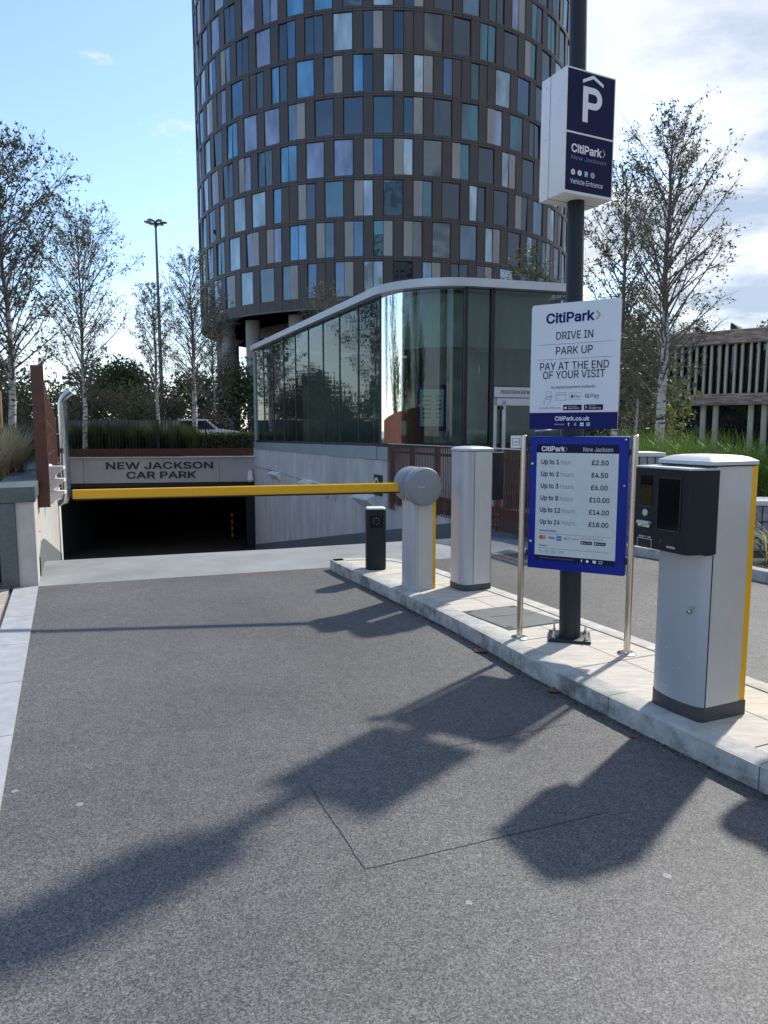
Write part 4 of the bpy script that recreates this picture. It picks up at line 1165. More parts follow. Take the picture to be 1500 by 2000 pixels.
# details on the lane face of the head (plane x = -.125)
def yz(y0, y1, z0, z1, m, mb, x=-.1265, th=.003): mb.box((x, (y0 + y1) / 2, (z0 + z1) / 2), (th, y1 - y0, z1 - z0), m)
def hy(f): return .385 - f * .37      # 0 = far end, 1 = near end
mb = MB(); yz(hy(.84), hy(.46), .985, 1.24, M_SCREEN, mb); yz(hy(.83), hy(.47), .978, .982, M_PLINTH, mb)
for (y0, y1, z0, z1) in ((hy(.86), hy(.84), .975, 1.25), (hy(.46), hy(.44), .975, 1.25), (hy(.84), hy(.46), 1.24, 1.25)): yz(y0, y1, z0, z1, M_BLACK, mb, -.1275, .004)
mb.build('large_screen', hh)
M_AMB = mat("brown_display", (.045, .032, .014), .15, var=.3, scale=20)
mb = MB(); yz(hy(.34), hy(.12), 1.20, 1.25, M_SCREEN, mb); yz(hy(.34), hy(.12), 1.095, 1.195, M_AMB, mb); yz(hy(.35), hy(.11), 1.086, 1.09, M_PLINTH, mb); mb.build('small_display', hh)
mb = MB(); mb.lathe([(.018, 0), (.018, -.006), (.013, -.009), (.012, -.005), (.001, -.005)], M_LID, 18, (-.125, hy(.23), 1.055), 'X'); mb.build('call_button', hh)
mb = MB(); mb.bbox((-.136, hy(.235), 1.005), (.028, .085, .018), M_LID, .005); mb.bbox((-.131, hy(.235), .988), (.016, .082, .018), M_GALV, .003); mb.build('ticket_slot', hh)
mb = MB(); x = -.127
yz(hy(.37), hy(.10), .918, .921, M_LITE, mb, x); yz(hy(.37), hy(.365), .875, .918, M_LITE, mb, x); yz(hy(.105), hy(.10), .875, .918, M_LITE, mb, x); yz(hy(.36), hy(.11), .874, .915, M_BLACK, mb, -.126, .002)
mb.build('card_tray', hh)
TXm = Matrix.Translation((-.1275, 0, 0)) @ Matrix.Rotation(R(-90), 4, 'Z')     # text plane on the lane face: x runs towards -y
mb = MB()
put_text(mb, "INSERT &  TAKE", -hy(.24), .926, .008, M_WINK, width=.085, bold=.01, xf=TXm)
put_text(mb, "DESIGNA", -hy(.72), .893, .010, M_WINK, width=.055, bold=.02, xf=TXm)
chevron(mb, -hy(.52), .915, .014, M_INKG, xf=TXm)
put_text(mb, "( ( ) )", -hy(.24), .955, .010, M_INKG, width=.03, xf=TXm)
mb.build('lettering', hh)

# access cover in the island
cv = [(0.63, 5.68), (0.93, 5.14), (1.41, 5.37), (1.10, 5.89)]
o = thing('access_cover', 'flat grey steel access cover let into the island paving', 'manhole cover')
mb = MB(); mb.prism(cv, .10, .116, M_PLINTH); mb.build('frame', o)
mb = MB(); cxm = sum(p[0] for p in cv) / 4; cym = sum(p[1] for p in cv) / 4
mb.prism([(cxm + (p[0] - cxm) * .95, cym + (p[1] - cym) * .95) for p in cv], .10, .119, M_COVER); lidc = mb.build('cover', o)
mb = MB()
for i in range(4):
    p = cv[i]; mb.box((cxm + (p[0] - cxm) * .82, cym + (p[1] - cym) * .82, .1195), (.05, .02, .003), M_BLACK, .5)
strip(mb, wob((cxm - .18, cym - .02), (cxm + .2, cym + .10), 8, .004), .006, M_BLACK, .1205)
mb.build('keyhole', lidc)

# ------------------------------------------------------------------ sign pole and its signs
t = thing('sign_pole', 'tall dark grey steel pole on a bolted base plate', 'pole', (1.325, 4.93, KZ))
mb = MB()
def leanx(z): return -.0165 * z
mb.tube([(0, 0, .01), (leanx(1.9), 0, 1.9)], .074, M_POST, 28); mb.tube([(leanx(1.9), 0, 1.9), (leanx(1.93), 0, 1.93), (leanx(7.0), 0, 7.0)], [.074, .057, .052], M_POST, 28)
mb.build('pole', t)
mb = MB(); mb.bbox((0.0, .01, .012), (.29, .25, .02), M_POST, .003, R(-14)); mb.build('base_plate', t)
for dx, dy in ((-.11, -.09), (.11, -.09), (-.11, .09), (.11, .09)):
    v = Matrix.Rotation(R(-14), 3, 'Z') @ Vector((dx, dy + .01, 0))
    mb = MB(); mb.lathe([(.017, .022), (.017, .026)], M_GALV, 12, (v.x, v.y, 0)); mb.lathe([(.013, .026), (.013, .042)], M_GALV, 6, (v.x, v.y, 0), smooth=False); mb.lathe([(.007, .042), (.007, .072), (.004, .076)], M_GALV, 10, (v.x, v.y, 0)); mb.build('anchor_bolt', t)

# illuminated style box sign
t = thing('parking_sign', 'white box sign with dark blue face and big white P high on the pole', 'sign', (1.272, 4.93, 0), R(26))
z0, z1 = 3.10, 3.86; hw, hd_ = .203, .125
mb = MB(); mb.bbox((0, 0, (z0 + z1) / 2), (hw * 2, hd_ * 2, z1 - z0), M_WHITEP, .006); bx = mb.build('box', t)
mb = MB(); mb.box((-hw - .0005, .03, (z0 + z1) / 2), (.002, .003, z1 - z0), M_INKG); mb.box((0, .03, z0 - .0005), (hw * 2, .003, .002), M_BLACK); mb.build('seam', bx)
mb = MB()
for z in (z0 + .05, (z0 + z1) / 2, z1 - .06): mb.lathe([(.006, 0), (.006, -.003)], M_GALV, 8, (-hw, .075, z), 'X')
mb.build('rivets', bx)
mb = MB(); y = -hd_ - .0015; x0, x1 = -hw + .008, hw - .012; zd = z0 + .49 * (z1 - z0)
rect(mb, x0, x1, zd + .006, z1 - .012, M_NAVYD, y); rect(mb, x0, x1, z0 + .018, zd - .006, M_NAVYD, y)
fc = mb.build('face', t)
mb = MB(); y = -hd_ - .003
fw = x1 - x0
# letter P drawn as stem and bowl
px0 = x0 + fw * .32; pz0 = zd + .075; ph = .215; st = .043
rect(mb, px0, px0 + st, pz0, pz0 + ph, M_WINK, y)
cxp = px0 + .092; czp = pz0 + ph - .066; ro, ri = .066, .066 - st * .92
n = 16; V = []
for k in range(n + 1):
    a = math.pi / 2 - math.pi * k / n
    V += [(cxp + ro * math.cos(a), y, czp + ro * math.sin(a)), (cxp + ri * math.cos(a), y, czp + ri * math.sin(a))]
mb.add(V, [(2 * k, 2 * k + 2, 2 * k + 3, 2 * k + 1) for k in range(n)], M_WINK)
rect(mb, px0 + st, cxp, czp + ri, czp + ro, M_WINK, y); rect(mb, px0 + st, cxp, czp - ro, czp - ri, M_WINK, y)
zr = pz0 + ph + .012; xa, xb = px0 - .004, cxp + ro + .008; xm = (xa + xb) / 2
mb.add([(xa, y, zr + .004), (xm, y, zr + .042), (xb, y, zr + .004), (xb, y, zr + .024), (xm, y, zr + .064), (xa, y, zr + .024)], [(0, 1, 4, 5), (1, 2, 3, 4)], M_WINK)
tx0 = x0 + fw * .11
w1 = put_text(mb, "CitiPark", tx0, zd - .118, .052, M_WINK, y=y, align='l', width=fw * .65, bold=.022)
chevron(mb, tx0 + w1 + .005, zd - .118, .048, M_TAN, y, t=.2)
put_text(mb, "New Jackson", tx0, zd - .162, .024, M_INKG if False else mat("lilac_ink", (.22, .22, .36), .5, var=0), y=y, align='l', width=fw * .75)
zi = z0 + .132
for k, m_ in enumerate((M_WINK, M_WINK, None, M_LITE)):
    xx = tx0 + .018 + k * .054
    if m_ is None:
        put_text(mb, "P", xx, zi - .014, .028, M_WINK, y=y - .001, bold=.03); rect(mb, xx - .017, xx + .017, zi - .018, zi + .018, M_SKYB, y)
    else:
        disc(mb, xx, zi, .0175, m_, y)
        if k == 0: rect(mb, xx - .008, xx + .008, zi - .004, zi + .004, M_RED, y - .001)
        if k == 1: chevron(mb, xx - .004, zi - .007, .014, M_INKG, y - .001)
        if k == 3: disc(mb, xx, zi, .011, M_INKG, y - .001, r0=.008); rect(mb, xx - .001, xx + .001, zi - .01, zi + .01, M_INKG, y - .001)
put_text(mb, "Vehicle Entrance", tx0 - .003, z0 + .062, .030, M_WINK, y=y, align='l', width=fw * .70)
mb.build('lettering', fc)

# flat information sign
t = thing('information_sign', 'flat white drive in and park up sign above the blue price board', 'sign', (1.25, 4.76, 0), math.atan2(-.32, .5))
z0, z1, hw = 1.60, 2.425, .297
H_ = z1 - z0
mb = MB()
op = roundpoly([(-hw, z0), (hw, z0), (hw, z1), (-hw, z1)], [.004, .004, .02, .02], 4)
mb.rings([[(p[0], 0, p[1]) for p in op], [(p[0], .004, p[1]) for p in op]], M_WHITE, False); pn_ = mb.build('panel', t)
mb = MB(); y = -.001; zb = z0 + .133 * H_
rect(mb, -hw, hw, z0, zb, M_NAVY, y); mb.build('blue_band', pn_)
mb = MB(); y = -.0022
def zf(f): return z1 - f * H_
w1 = put_text(mb, "CitiPark", -.215 + .02, zf(.112) - .032, .066, M_NAVY, y=y, align='l', width=.325, bold=.024)
chevron(mb, -.195 + w1 + .004, zf(.112) - .030, .056, M_TAN, y, t=.22)
put_text(mb, "DRIVE IN", 0, zf(.256) - .024, .050, M_NAVYD, y=y, width=.245, bold=.004)
rect(mb, -.25, .25, zf(.322), zf(.3195), M_INKG, y)
put_text(mb, "PARK UP", 0, zf(.374) - .024, .050, M_NAVYD, y=y, width=.245, bold=.004)
rect(mb, -.25, .25, zf(.440), zf(.4375), M_INKG, y)
put_text(mb, "PAY AT THE END", 0, zf(.495) - .024, .050, M_NAVYD, y=y, width=.46, bold=.004)
put_text(mb, "OF YOUR VISIT", 0, zf(.565) - .024, .050, M_NAVYD, y=y, width=.415, bold=.004)
put_text(mb, "Accepted payment methods:", 0, zf(.662) - .010, .018, M_NAVYD, y=y, width=.30)
zi = zf(.737)
# hand with phone
xx = -.165; rect_line(mb, xx - .018, xx + .018, zi - .02, zi + .034, .002, M_INKG, y); rect(mb, xx - .008, xx + .012, zi - .004, zi + .002, M_INKG, y)
for a, b in (((xx - .018, zi - .005), (xx - .032, zi - .03)), ((xx - .032, zi - .03), (xx - .03, zi - .055)), ((xx + .018, zi - .012), (xx + .008, zi - .04)), ((xx + .008, zi - .04), (xx - .008, zi - .058)), ((xx + .022, zi + .006), (xx + .026, zi - .012))):
    d = (Vector(b) - Vector(a)).normalized() * .0012; mb.add([(a[0] - d.y, y, a[1] + d.x), (b[0] - d.y, y, b[1] + d.x), (b[0] + d.y, y, b[1] - d.x), (a[0] + d.y, y, a[1] - d.x)], [(0, 1, 2, 3)], M_INKG)
rect_line(mb, -.115, -.045, zi - .026, zi + .024, .002, M_INKG, y); rect(mb, -.113, -.047, zi + .008, zi + .011, M_INKG, y); rect(mb, -.106, -.095, zi - .014, zi - .011, M_INKG, y)
rect_line(mb, -.024, .055, zi - .024, zi + .022, .0014, M_INKG, y); disc(mb, -.004, zi - .003, .009, M_INK, y, 12); disc(mb, .0, zi + .009, .003, M_INK, y, 8)
put_text(mb, "Pay", .028, zi - .010, .018, M_INK, y=y, width=.034)
put_text(mb, "G", .096, zi - .014, .027, M_INK, y=y, width=.027, bold=.01); put_text(mb, "Pay", .147, zi - .014, .027, M_INK, y=y, width=.056)
zi = zf(.828)
put_text(mb, "Pay via the CitiPark app:", -.155, zi - .006, .012, M_INKG, y=y, width=.155)
rect(mb, -.062, .062, zi - .018, zi + .018, M_NAVYD, y); rect(mb, .078, .202, zi - .018, zi + .018, M_NAVYD, y)
disc(mb, -.046, zi - .002, .008, M_WINK, y - .001, 10); put_text(mb, "Download on the", .0, zi + .006, .006, M_WINK, y=y - .001, width=.06); put_text(mb, "App Store", .008, zi - .010, .012, M_WINK, y=y - .001, width=.075)
chevron(mb, .086, zi - .008, .018, M_WINK, y - .001); put_text(mb, "GET IT ON", .13, zi + .006, .006, M_WINK, y=y - .001, width=.04); put_text(mb, "Google Play", .150, zi - .010, .012, M_WINK, y=y - .001, width=.078)
put_text(mb, "CitiPark.co.uk", 0, zf(.915) - .013, .028, M_WINK, y=y, width=.235, bold=.018)
zi = zf(.962)
put_text(mb, "Get in touch", -.085, zi - .004, .009, M_WINK, y=y, width=.065)
put_text(mb, "f", -.022, zi - .010, .021, M_WINK, y=y, bold=.03); put_text(mb, "X", .022, zi - .009, .019, M_WINK, y=y)
rect(mb, .055, .078, zi - .011, zi + .011, M_WINK, y); put_text(mb, "in", .0665, zi - .006, .012, M_NAVY, y=y - .001, bold=.02)
rect_line(mb, .098, .120, zi - .011, zi + .011, .003, M_WINK, y); disc(mb, .109, zi, .0055, M_WINK, y, 10, r0=.003)
mb.build('lettering', pn_)
mb = MB(); mb.box((.05, .02, 2.2), (.10, .035, .03), M_GALV); mb.box((.05, .02, 1.75), (.10, .035, .03), M_GALV); mb.build('bracket', t)
mb = MB(); mb.tube([(-.26, .01, 1.585), (-.12, .02, 1.595), (-.10, .03, 1.6)], .008, M_GALV, 8); mb.build('clip', t)

# blue framed price board
t = thing('price_board', 'blue framed parking price board held between two steel posts', 'price board', (1.297, 4.77, 0), math.atan2(-.32, .575))
z0, z1, hw = .632, 1.552, .330
mb = MB(); mb.bbox((0, .035, (z0 + z1) / 2), (hw * 2, .07, z1 - z0), M_BLUE, .008); fr = mb.build('frame', t)
px0, px1, pz0, pz1 = -hw + .052, hw - .062, z0 + .062, z1 - .054
mb = MB(); y = -.0015; PH = pz1 - pz0; PW = px1 - px0
rect(mb, px0, px1, pz0 + .045 * PH, pz1 - .073 * PH, M_PANELW, y); rect(mb, px0, px1, pz1 - .073 * PH, pz1, M_NAVYD, y); rect(mb, px0, px1, pz0, pz0 + .045 * PH, M_NAVYD, y)
pa = mb.build('price_panel', t)
mb = MB(); y = -.003
def zf(f): return pz1 - f * PH
xl = px0 + .06 * PW
w1 = put_text(mb, "CitiPark", xl, zf(.058), .034, M_WINK, y=y, align='l', width=.295 * PW, bold=.022); chevron(mb, xl + w1 + .002, zf(.056), .026, M_TAN, y, t=.15)
put_text(mb, "New Jackson", px0 + .93 * PW, zf(.058), .027, M_WINK, y=y, align='r', width=.35 * PW, bold=-.004)
for k, (a, b, c_) in enumerate((("Up to 1", "hour", "£2.50"), ("Up to 2", "hours", "£4.50"), ("Up to 3", "hours", "£6.00"), ("Up to 8", "hours", "£10.00"), ("Up to 12", "hours", "£14.00"), ("Up to 24", "hours", "£18.00"))):
    f = .148 + k * .1028
    h = .033
    w1 = put_text(mb, a, xl, zf(f) - h / 2, h, M_NAVYD, y=y, align='l', width=PW * (.225 if len(a) == 7 else .255), bold=.016)
    put_text(mb, b, xl + w1 + .013, zf(f) - h / 2, h * .92, M_INKG, y=y, align='l', width=PW * (.125 if k == 0 else .16), bold=-.008)
    put_text(mb, c_, px0 + (.785 if k < 3 else .79) * PW, zf(f) - h / 2, h, M_NAVYD, y=y, width=PW * (.20 if k < 3 else .24), bold=.016)
put_text(mb, "Payment methods", xl, zf(.747), .012, M_INK, y=y, align='l', width=PW * .21, bold=.01)
rect(mb, px0 + .05 * PW, px0 + .95 * PW, zf(.7655), zf(.763), M_INKG, y)
zi = zf(.800)
disc(mb, xl + .012, zi, .015, M_RED, y); disc(mb, xl + .03, zi, .015, mat("orange_ink", (.62, .22, .03), .5, var=0), y - .0005)
put_text(mb, "VISA", xl + .085, zi - .008, .017, mat("blue_ink", (.02, .05, .22), .5, var=0), y=y, width=.048, bold=.02)
rect(mb, xl + .120, xl + .152, zi - .017, zi + .016, M_SKYB, y); put_text(mb, "AMEX", xl + .136, zi - .004, .008, M_WINK, y=y - .0006, width=.026)
rect_line(mb, xl + .172, xl + .212, zi - .014, zi + .012, .001, M_INKG, y); disc(mb, xl + .181, zi - .001, .005, M_INK, y, 10); put_text(mb, "Pay", xl + .197, zi - .005, .009, M_INKG, y=y, width=.016)
put_text(mb, "G Pay", xl + .248, zi - .006, .013, M_INKG, y=y, width=.045)
put_text(mb, "Pay via the CitiPark app", xl + .36, zi + .006, .010, M_INKG, y=y, width=.148)
for a, b_ in ((.284, "App Store"), (.374, "Google Play")):
    rect(mb, xl + a, xl + a + .076, zi - .030, zi - .008, M_NAVYD, y); put_text(mb, b_, xl + a + .044, zi - .023, .008, M_WINK, y=y - .0006, width=.05); disc(mb, xl + a + .01, zi - .019, .005, M_WINK, y - .0006, 8)
put_text(mb, "Features", xl, zf(.876), .011, M_INK, y=y, align='l', width=PW * .10, bold=.01)
rect(mb, px0 + .05 * PW, px0 + .95 * PW, zf(.8935), zf(.891), M_INKG, y)
zi = zf(.922)
disc(mb, xl + .010, zi - .004, .009, M_INKG, y, 12, r0=.0075); rect(mb, xl + .006, xl + .008, zi, zi + .014, M_INKG, y)
rect_line(mb, xl + .04, xl + .066, zi - .011, zi + .011, .0014, M_INKG, y); put_text(mb, "EV", xl + .053, zi - .005, .009, M_INKG, y=y, width=.014)
for a in (.085, .103): rect_line(mb, xl + a, xl + a + .012, zi - .011, zi - .001, .0014, M_INKG, y); rect_line(mb, xl + a, xl + a + .012, zi + .002, zi + .011, .0014, M_INKG, y)
rect_line(mb, xl + .134, xl + .166, zi - .003, zi + .009, .0016, M_INKG, y); chevron(mb, xl + .162, zi - .004, .014, M_INKG, y); rect(mb, xl + .14, xl + .143, zi - .012, zi - .003, M_INKG, y)
zi = pz0 + .022 * PH
put_text(mb, "Visit CitiPark.co.uk for more information", xl, zi - .003, .008, mat("lilac_ink", (.22, .22, .36)), y=y, align='l', width=.24)
put_text(mb, "f", px0 + .60 * PW, zi - .009, .019, M_WINK, y=y, bold=.03); disc(mb, px0 + .67 * PW, zi, .010, M_WINK, y, 12); rect(mb, px0 + .735 * PW, px0 + .775 * PW, zi - .009, zi + .009, M_WINK, y); rect_line(mb, px0 + .81 * PW, px0 + .85 * PW, zi - .009, zi + .009, .0025, M_WINK, y)
mb.build('lettering', pa)
mb = MB()
for z in (z1 - .19, z0 + .19): mb.lathe([(.010, 0), (.010, -.006), (.004, -.010), (.001, -.010)], M_GALV, 12, (-hw + .022, 0, z), 'Y')
mb.lathe([(.006, 0), (.006, -.005), (.001, -.006)], M_GALV, 10, (hw - .02, 0, z1 - .02), 'Y'); mb.lathe([(.005, 0), (.005, -.005), (.001, -.006)], M_GALV, 10, (hw - .02, 0, z1 - .32), 'Y')
mb.build('screws', fr)
mb = MB()
for z in (z1 - .10, z0 + .10):
    mb.box((hw + .012, .03, z), (.03, .03, .045), M_BLACK); mb.box((-hw - .010, .03, z), (.022, .03, .045), M_BLACK)
mb.build('clamp', t)

def steel_post(p, top, label):
    o = thing('steel_post', label, 'post', (p[0], p[1], KZ), group='steel posts beside the price board')
    mb = MB(); mb.tube([(0, 0, .0), (0, 0, top - KZ)], .0215, M_STEEL, 24); mb.lathe([(.0225, top - KZ - .004), (.0225, top - KZ), (.018, top - KZ + .003)], M_STEEL, 24); mb.build('tube', o)
    mb = MB(); mb.lathe([(.062, .0), (.062, .006), (.056, .010), (.026, .012), (.024, .022)], M_STEEL, 32); fl = mb.build('base_flange', o)
    mb = MB()
    for k in range(3): mb.lathe([(.007, .008), (.007, .013), (.003, .015)], M_BLACK, 8, (.044 * math.cos(k * 2.1 + .4), .044 * math.sin(k * 2.1 + .4), 0))
    mb.build('screws', fl); return o
p0 = steel_post((.97, 4.95), 1.555, 'slim stainless post at the left edge of the blue price board')
steel_post((1.615, 4.585), 1.558, 'slim stainless post at the right edge of the blue price board')
mb = MB(); mb.box((-.055, .0, 1.40), (.07, .006, .085), M_WHITEP); pt = mb.build('tag_plate', p0)
mb = MB(); rect_line(mb, -.08, -.03, 1.375, 1.425, .004, M_INKG, -.004); rect(mb, -.066, -.04, 1.395, 1.402, M_INKG, -.004); mb.build('printed_mark', pt)

# ------------------------------------------------------------------ debris along the kerb
rnd = random.Random(11)
def leaf(loc, s_, rz_, label, curl=.4):
    mb = MB(); pts = []
    n = 6
    for i in range(n + 1):
        f = i / n; wv = math.sin(math.pi * f) ** .8 * .35
        z = curl * (f - .5) ** 2
        pts.append([(f - .5, -wv, z + .10 * wv), (f - .5, 0, z), (f - .5, wv, z + .14 * wv)])
    V = [Vector(p) * s_ for r_ in pts for p in r_]
    mb.add(V, [(i * 3 + j, i * 3 + j + 1, (i + 1) * 3 + j + 1, (i + 1) * 3 + j) for i in range(n) for j in range(2)], M_DRYLEAF, True)
    tag(mb.build('dry_leaf', None, loc, rz_, normals=False), label, 'leaf')
leaf((1.045, 4.20, .006), .11, .9, 'curled brown dry leaf on the asphalt against the island kerb')
leaf((.70, 4.98, .006), .12, 2.2, 'long straw coloured dry leaf in the gutter below the access cover')
leaf((1.31, 3.55, .005), .05, .3, 'tiny pale dry leaf in the gutter near the ticket machine')
mb = MB()
for k in range(2600):
    s_ = rnd.random(); p = at_s(ILs, polyline_len(ILs), (1.0 + s_ * 6.3)); off_ = abs(rnd.gauss(0, .03)) * (2.2 if rnd.random() < .12 else 1); d = rnd.uniform(.003, .010)
    a = rnd.uniform(0, 3.14); c_, s2 = math.cos(a) * d, math.sin(a) * d; q = Vector((p.x - off_ * .91 - .004, p.y - off_ * .4)); h = rnd.uniform(.003, .007)
    mb.add([(q.x - c_, q.y - s2, .002), (q.x + s2 * .5, q.y - c_ * .5, .002), (q.x + c_, q.y + s2, .003), (q.x, q.y, h)], [(0, 1, 3), (1, 2, 3), (0, 3, 2)], M_SOIL if rnd.random() < .6 else M_DRYLEAF)
o = mb.build('gutter_litter', normals=False); tag(o, 'dark grit and leaf crumbs lying along the foot of the kerb', 'litter', kind='stuff')

# ------------------------------------------------------------------ round tower
TC = Vector((-0.05, 67.4)); TR = 16.4; NB = 50; NM = NB * 3
t = thing('round_tower', 'round brown clad tower with staggered blue green windows behind the pavilion', 'tower', (TC.x, TC.y, 0))
Z0 = 10.05; ROW0 = 10.80; PITCH = 2.70; WH = 2.43; NR = 16
def pt(a, r, z): return (r * math.cos(a), r * math.sin(a), z)
da = 2 * math.pi / NM
AF = -math.pi / 2                       # the side that faces the camera
def modang(i): return AF + i * da
ztop = ROW0 + PITCH * NR + .6
mb = MB()
rows_z = [(Z0, ROW0)] + [(ROW0 + PITCH * k + WH, ROW0 + PITCH * (k + 1)) for k in range(NR - 1)] + [(ROW0 + PITCH * (NR - 1) + WH, ztop)]
for z0, z1 in rows_z:
    zs = [(z0, z1)] if z1 - z0 > .5 else [(z0, (z0 + z1) / 2 - .012), ((z0 + z1) / 2 + .012, z1)]
    for za, zb in zs:
        for i in range(NM):
            a, b = modang(i) + .0006, modang(i + 1) - .0006
            mb.add([pt(a, TR, za), pt(b, TR, za), pt(b, TR, zb), pt(a, TR, zb)], [(0, 1, 2, 3)], M_TOWER2 if z1 - z0 < .5 else M_TOWER)
mb.build('floor_band', t, normals=False)
mb = MB(); rr = random.Random(21)
wins = []
for k in range(NR):
    row = NR - 1 - k
    off_ = (k + 1) % 3                   # one module further per floor
    z0 = ROW0 + PITCH * k
    for b in range(NB):
        i = b * 3 + off_
        wins.append((k, i, z0))
        a, c_ = modang(i + 2) + .0006, modang(i + 3) - .0006
        mb.add([pt(a, TR - .02, z0), pt(c_, TR - .02, z0), pt(c_, TR - .02, z0 + WH), pt(a, TR - .02, z0 + WH)], [(0, 1, 2, 3)], M_TOWER)
mb.build('wall_panel', t, normals=False)
mb = MB()
mb.lathe([(TR - .45, Z0 + .4), (TR - .45, ztop - .1)], M_BLACK, 96); mb.build('inner_wall', t)
mb = MB(); n = 96
mb.add([pt(2 * math.pi * k / n, TR - .03, Z0 + .02) for k in range(n)], [tuple(range(n))], M_SOFF)
mb.add([pt(2 * math.pi * k / n, TR - .03, ztop) for k in range(n)], [tuple(range(n))], M_SOFF); mb.build('soffit', t)
mb = MB(); mb.lathe([(TR + .03, Z0 - .04), (TR + .03, Z0 + .05), (TR - .2, Z0 + .05), (TR - .2, Z0 - .04)], M_SKIRT, 96); mb.build('rim', t)

def frame_geo(mb, i, z0, jitter):
    """one window two modules wide: dark frame, and panes or a vent panel inside"""
    a0_, a1_, a2_ = modang(i) + .0006, modang(i + 1), modang(i + 2) - .0006
    fr_ = .0022
    r = TR - .035
    def q(m, aa, ab, za, zb, ra): mb.add([pt(aa, ra, za), pt(ab, ra, za), pt(ab, ra, zb), pt(aa, ra, zb)], [(0, 1, 2, 3)], m)
    q(M_BLACK, a0_, a2_, z0 + .0, z0 + .05, r); q(M_BLACK, a0_, a2_, z0 + WH - .05, z0 + WH, r)
    q(M_BLACK, a0_, a0_ + fr_, z0 + .05, z0 + WH - .05, r); q(M_BLACK, a2_ - fr_, a2_, z0 + .05, z0 + WH - .05, r)
    # reveals
    for aa in (a0_, a2_): mb.add([pt(aa, TR, z0), pt(aa, TR - .15, z0), pt(aa, TR - .15, z0 + WH), pt(aa, TR, z0 + WH)], [(0, 1, 2, 3)], M_TOWER)
    for za in (z0, z0 + WH): mb.add([pt(a0_, TR, za), pt(a2_, TR, za), pt(a2_, TR - .15, za), pt(a0_, TR - .15, za)], [(0, 1, 2, 3)], M_TOWER)
    return a0_ + fr_, a1_, a2_ - fr_
def pane_geo(mb, aa, ab, z0, m, rr, r=TR - .075):
    tl = rr.uniform(-.018, .018); tz = rr.uniform(-.024, .024)
    za, zb = z0 + .05, z0 + WH - .05
    mb.add([pt(aa, r - tl - tz, za), pt(ab, r + tl - tz, za), pt(ab, r + tl + tz, zb), pt(aa, r - tl + tz, zb)], [(0, 1, 2, 3)], m)
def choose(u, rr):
    # u: -1 left limb ... 1 right limb; blinds, plus mirrored sky and dark buildings painted into the colours
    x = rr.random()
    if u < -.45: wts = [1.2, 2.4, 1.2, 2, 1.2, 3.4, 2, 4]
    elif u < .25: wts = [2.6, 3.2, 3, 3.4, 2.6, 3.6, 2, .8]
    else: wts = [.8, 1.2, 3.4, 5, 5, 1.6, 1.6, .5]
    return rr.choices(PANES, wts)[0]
def make_window(k, i, z0, target=None):
    mbf = target or MB()
    a0_, a1_, a2_ = frame_geo(mbf, i, z0, 0)
    u = math.sin(modang(i + 1) - AF)
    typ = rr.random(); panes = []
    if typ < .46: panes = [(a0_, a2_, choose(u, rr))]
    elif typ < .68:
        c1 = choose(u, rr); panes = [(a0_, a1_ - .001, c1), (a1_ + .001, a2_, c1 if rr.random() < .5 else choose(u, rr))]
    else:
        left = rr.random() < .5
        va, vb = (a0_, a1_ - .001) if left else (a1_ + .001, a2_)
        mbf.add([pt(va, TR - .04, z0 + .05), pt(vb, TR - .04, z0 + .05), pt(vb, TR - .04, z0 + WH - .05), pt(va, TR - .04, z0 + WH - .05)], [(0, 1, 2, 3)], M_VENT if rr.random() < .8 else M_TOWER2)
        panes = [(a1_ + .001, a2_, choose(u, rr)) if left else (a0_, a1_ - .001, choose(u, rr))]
    if len(panes) == 2:
        mbf.add([pt(a1_ - .001, TR - .036, z0), pt(a1_ + .001, TR - .036, z0), pt(a1_ + .001, TR - .036, z0 + WH), pt(a1_ - .001, TR - .036, z0 + WH)], [(0, 1, 2, 3)], M_BLACK)
    if target:
        for aa, ab, m in panes: pane_geo(target, aa, ab, z0, m, rr)
        return
    wo_ = mbf.build('window', t, normals=False)
    mp = MB()
    for aa, ab, m in panes: pane_geo(mp, aa, ab, z0, m, rr)
    mp.build('pane', wo_, normals=False)
def facing(i): return math.cos(modang(i + 1) - AF)
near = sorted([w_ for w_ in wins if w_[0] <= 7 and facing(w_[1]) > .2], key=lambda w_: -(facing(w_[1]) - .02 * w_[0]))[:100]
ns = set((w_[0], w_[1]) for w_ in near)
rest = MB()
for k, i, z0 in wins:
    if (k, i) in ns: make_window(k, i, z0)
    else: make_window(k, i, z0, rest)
o = rest.build('window', t, normals=False); o['kind'] = 'stuff'
# recessed storey, columns
mb = MB(); n = 64
for k in range(n):
    a, b = 2 * math.pi * k / n, 2 * math.pi * (k + 1) / n
    r0 = 12.0
    for z0, z1, m in ((0, 3.2, M_WGLASS if k % 4 else M_TOWER), (3.2, 4.0, M_TOWER), (4.0, 9.2, M_WGLASS if k % 4 else M_TOWER), (9.2, 10.1, M_TOWER)):
        mb.add([pt(a, r0, z0), pt(b, r0, z0), pt(b, r0, z1), pt(a, r0, z1)], [(0, 1, 2, 3)], m)
mb.build('recessed_wall', t, normals=False)
for k in range(20):
    a = AF + R(-62.5) + 2 * math.pi * k / 20
    mb = MB(); x, y = 14.6 * math.cos(a), 14.6 * math.sin(a); mb.tube([(x, y, 0), (x, y, Z0 + .1)], .56, M_COLC, 28); mb.build('column', t)

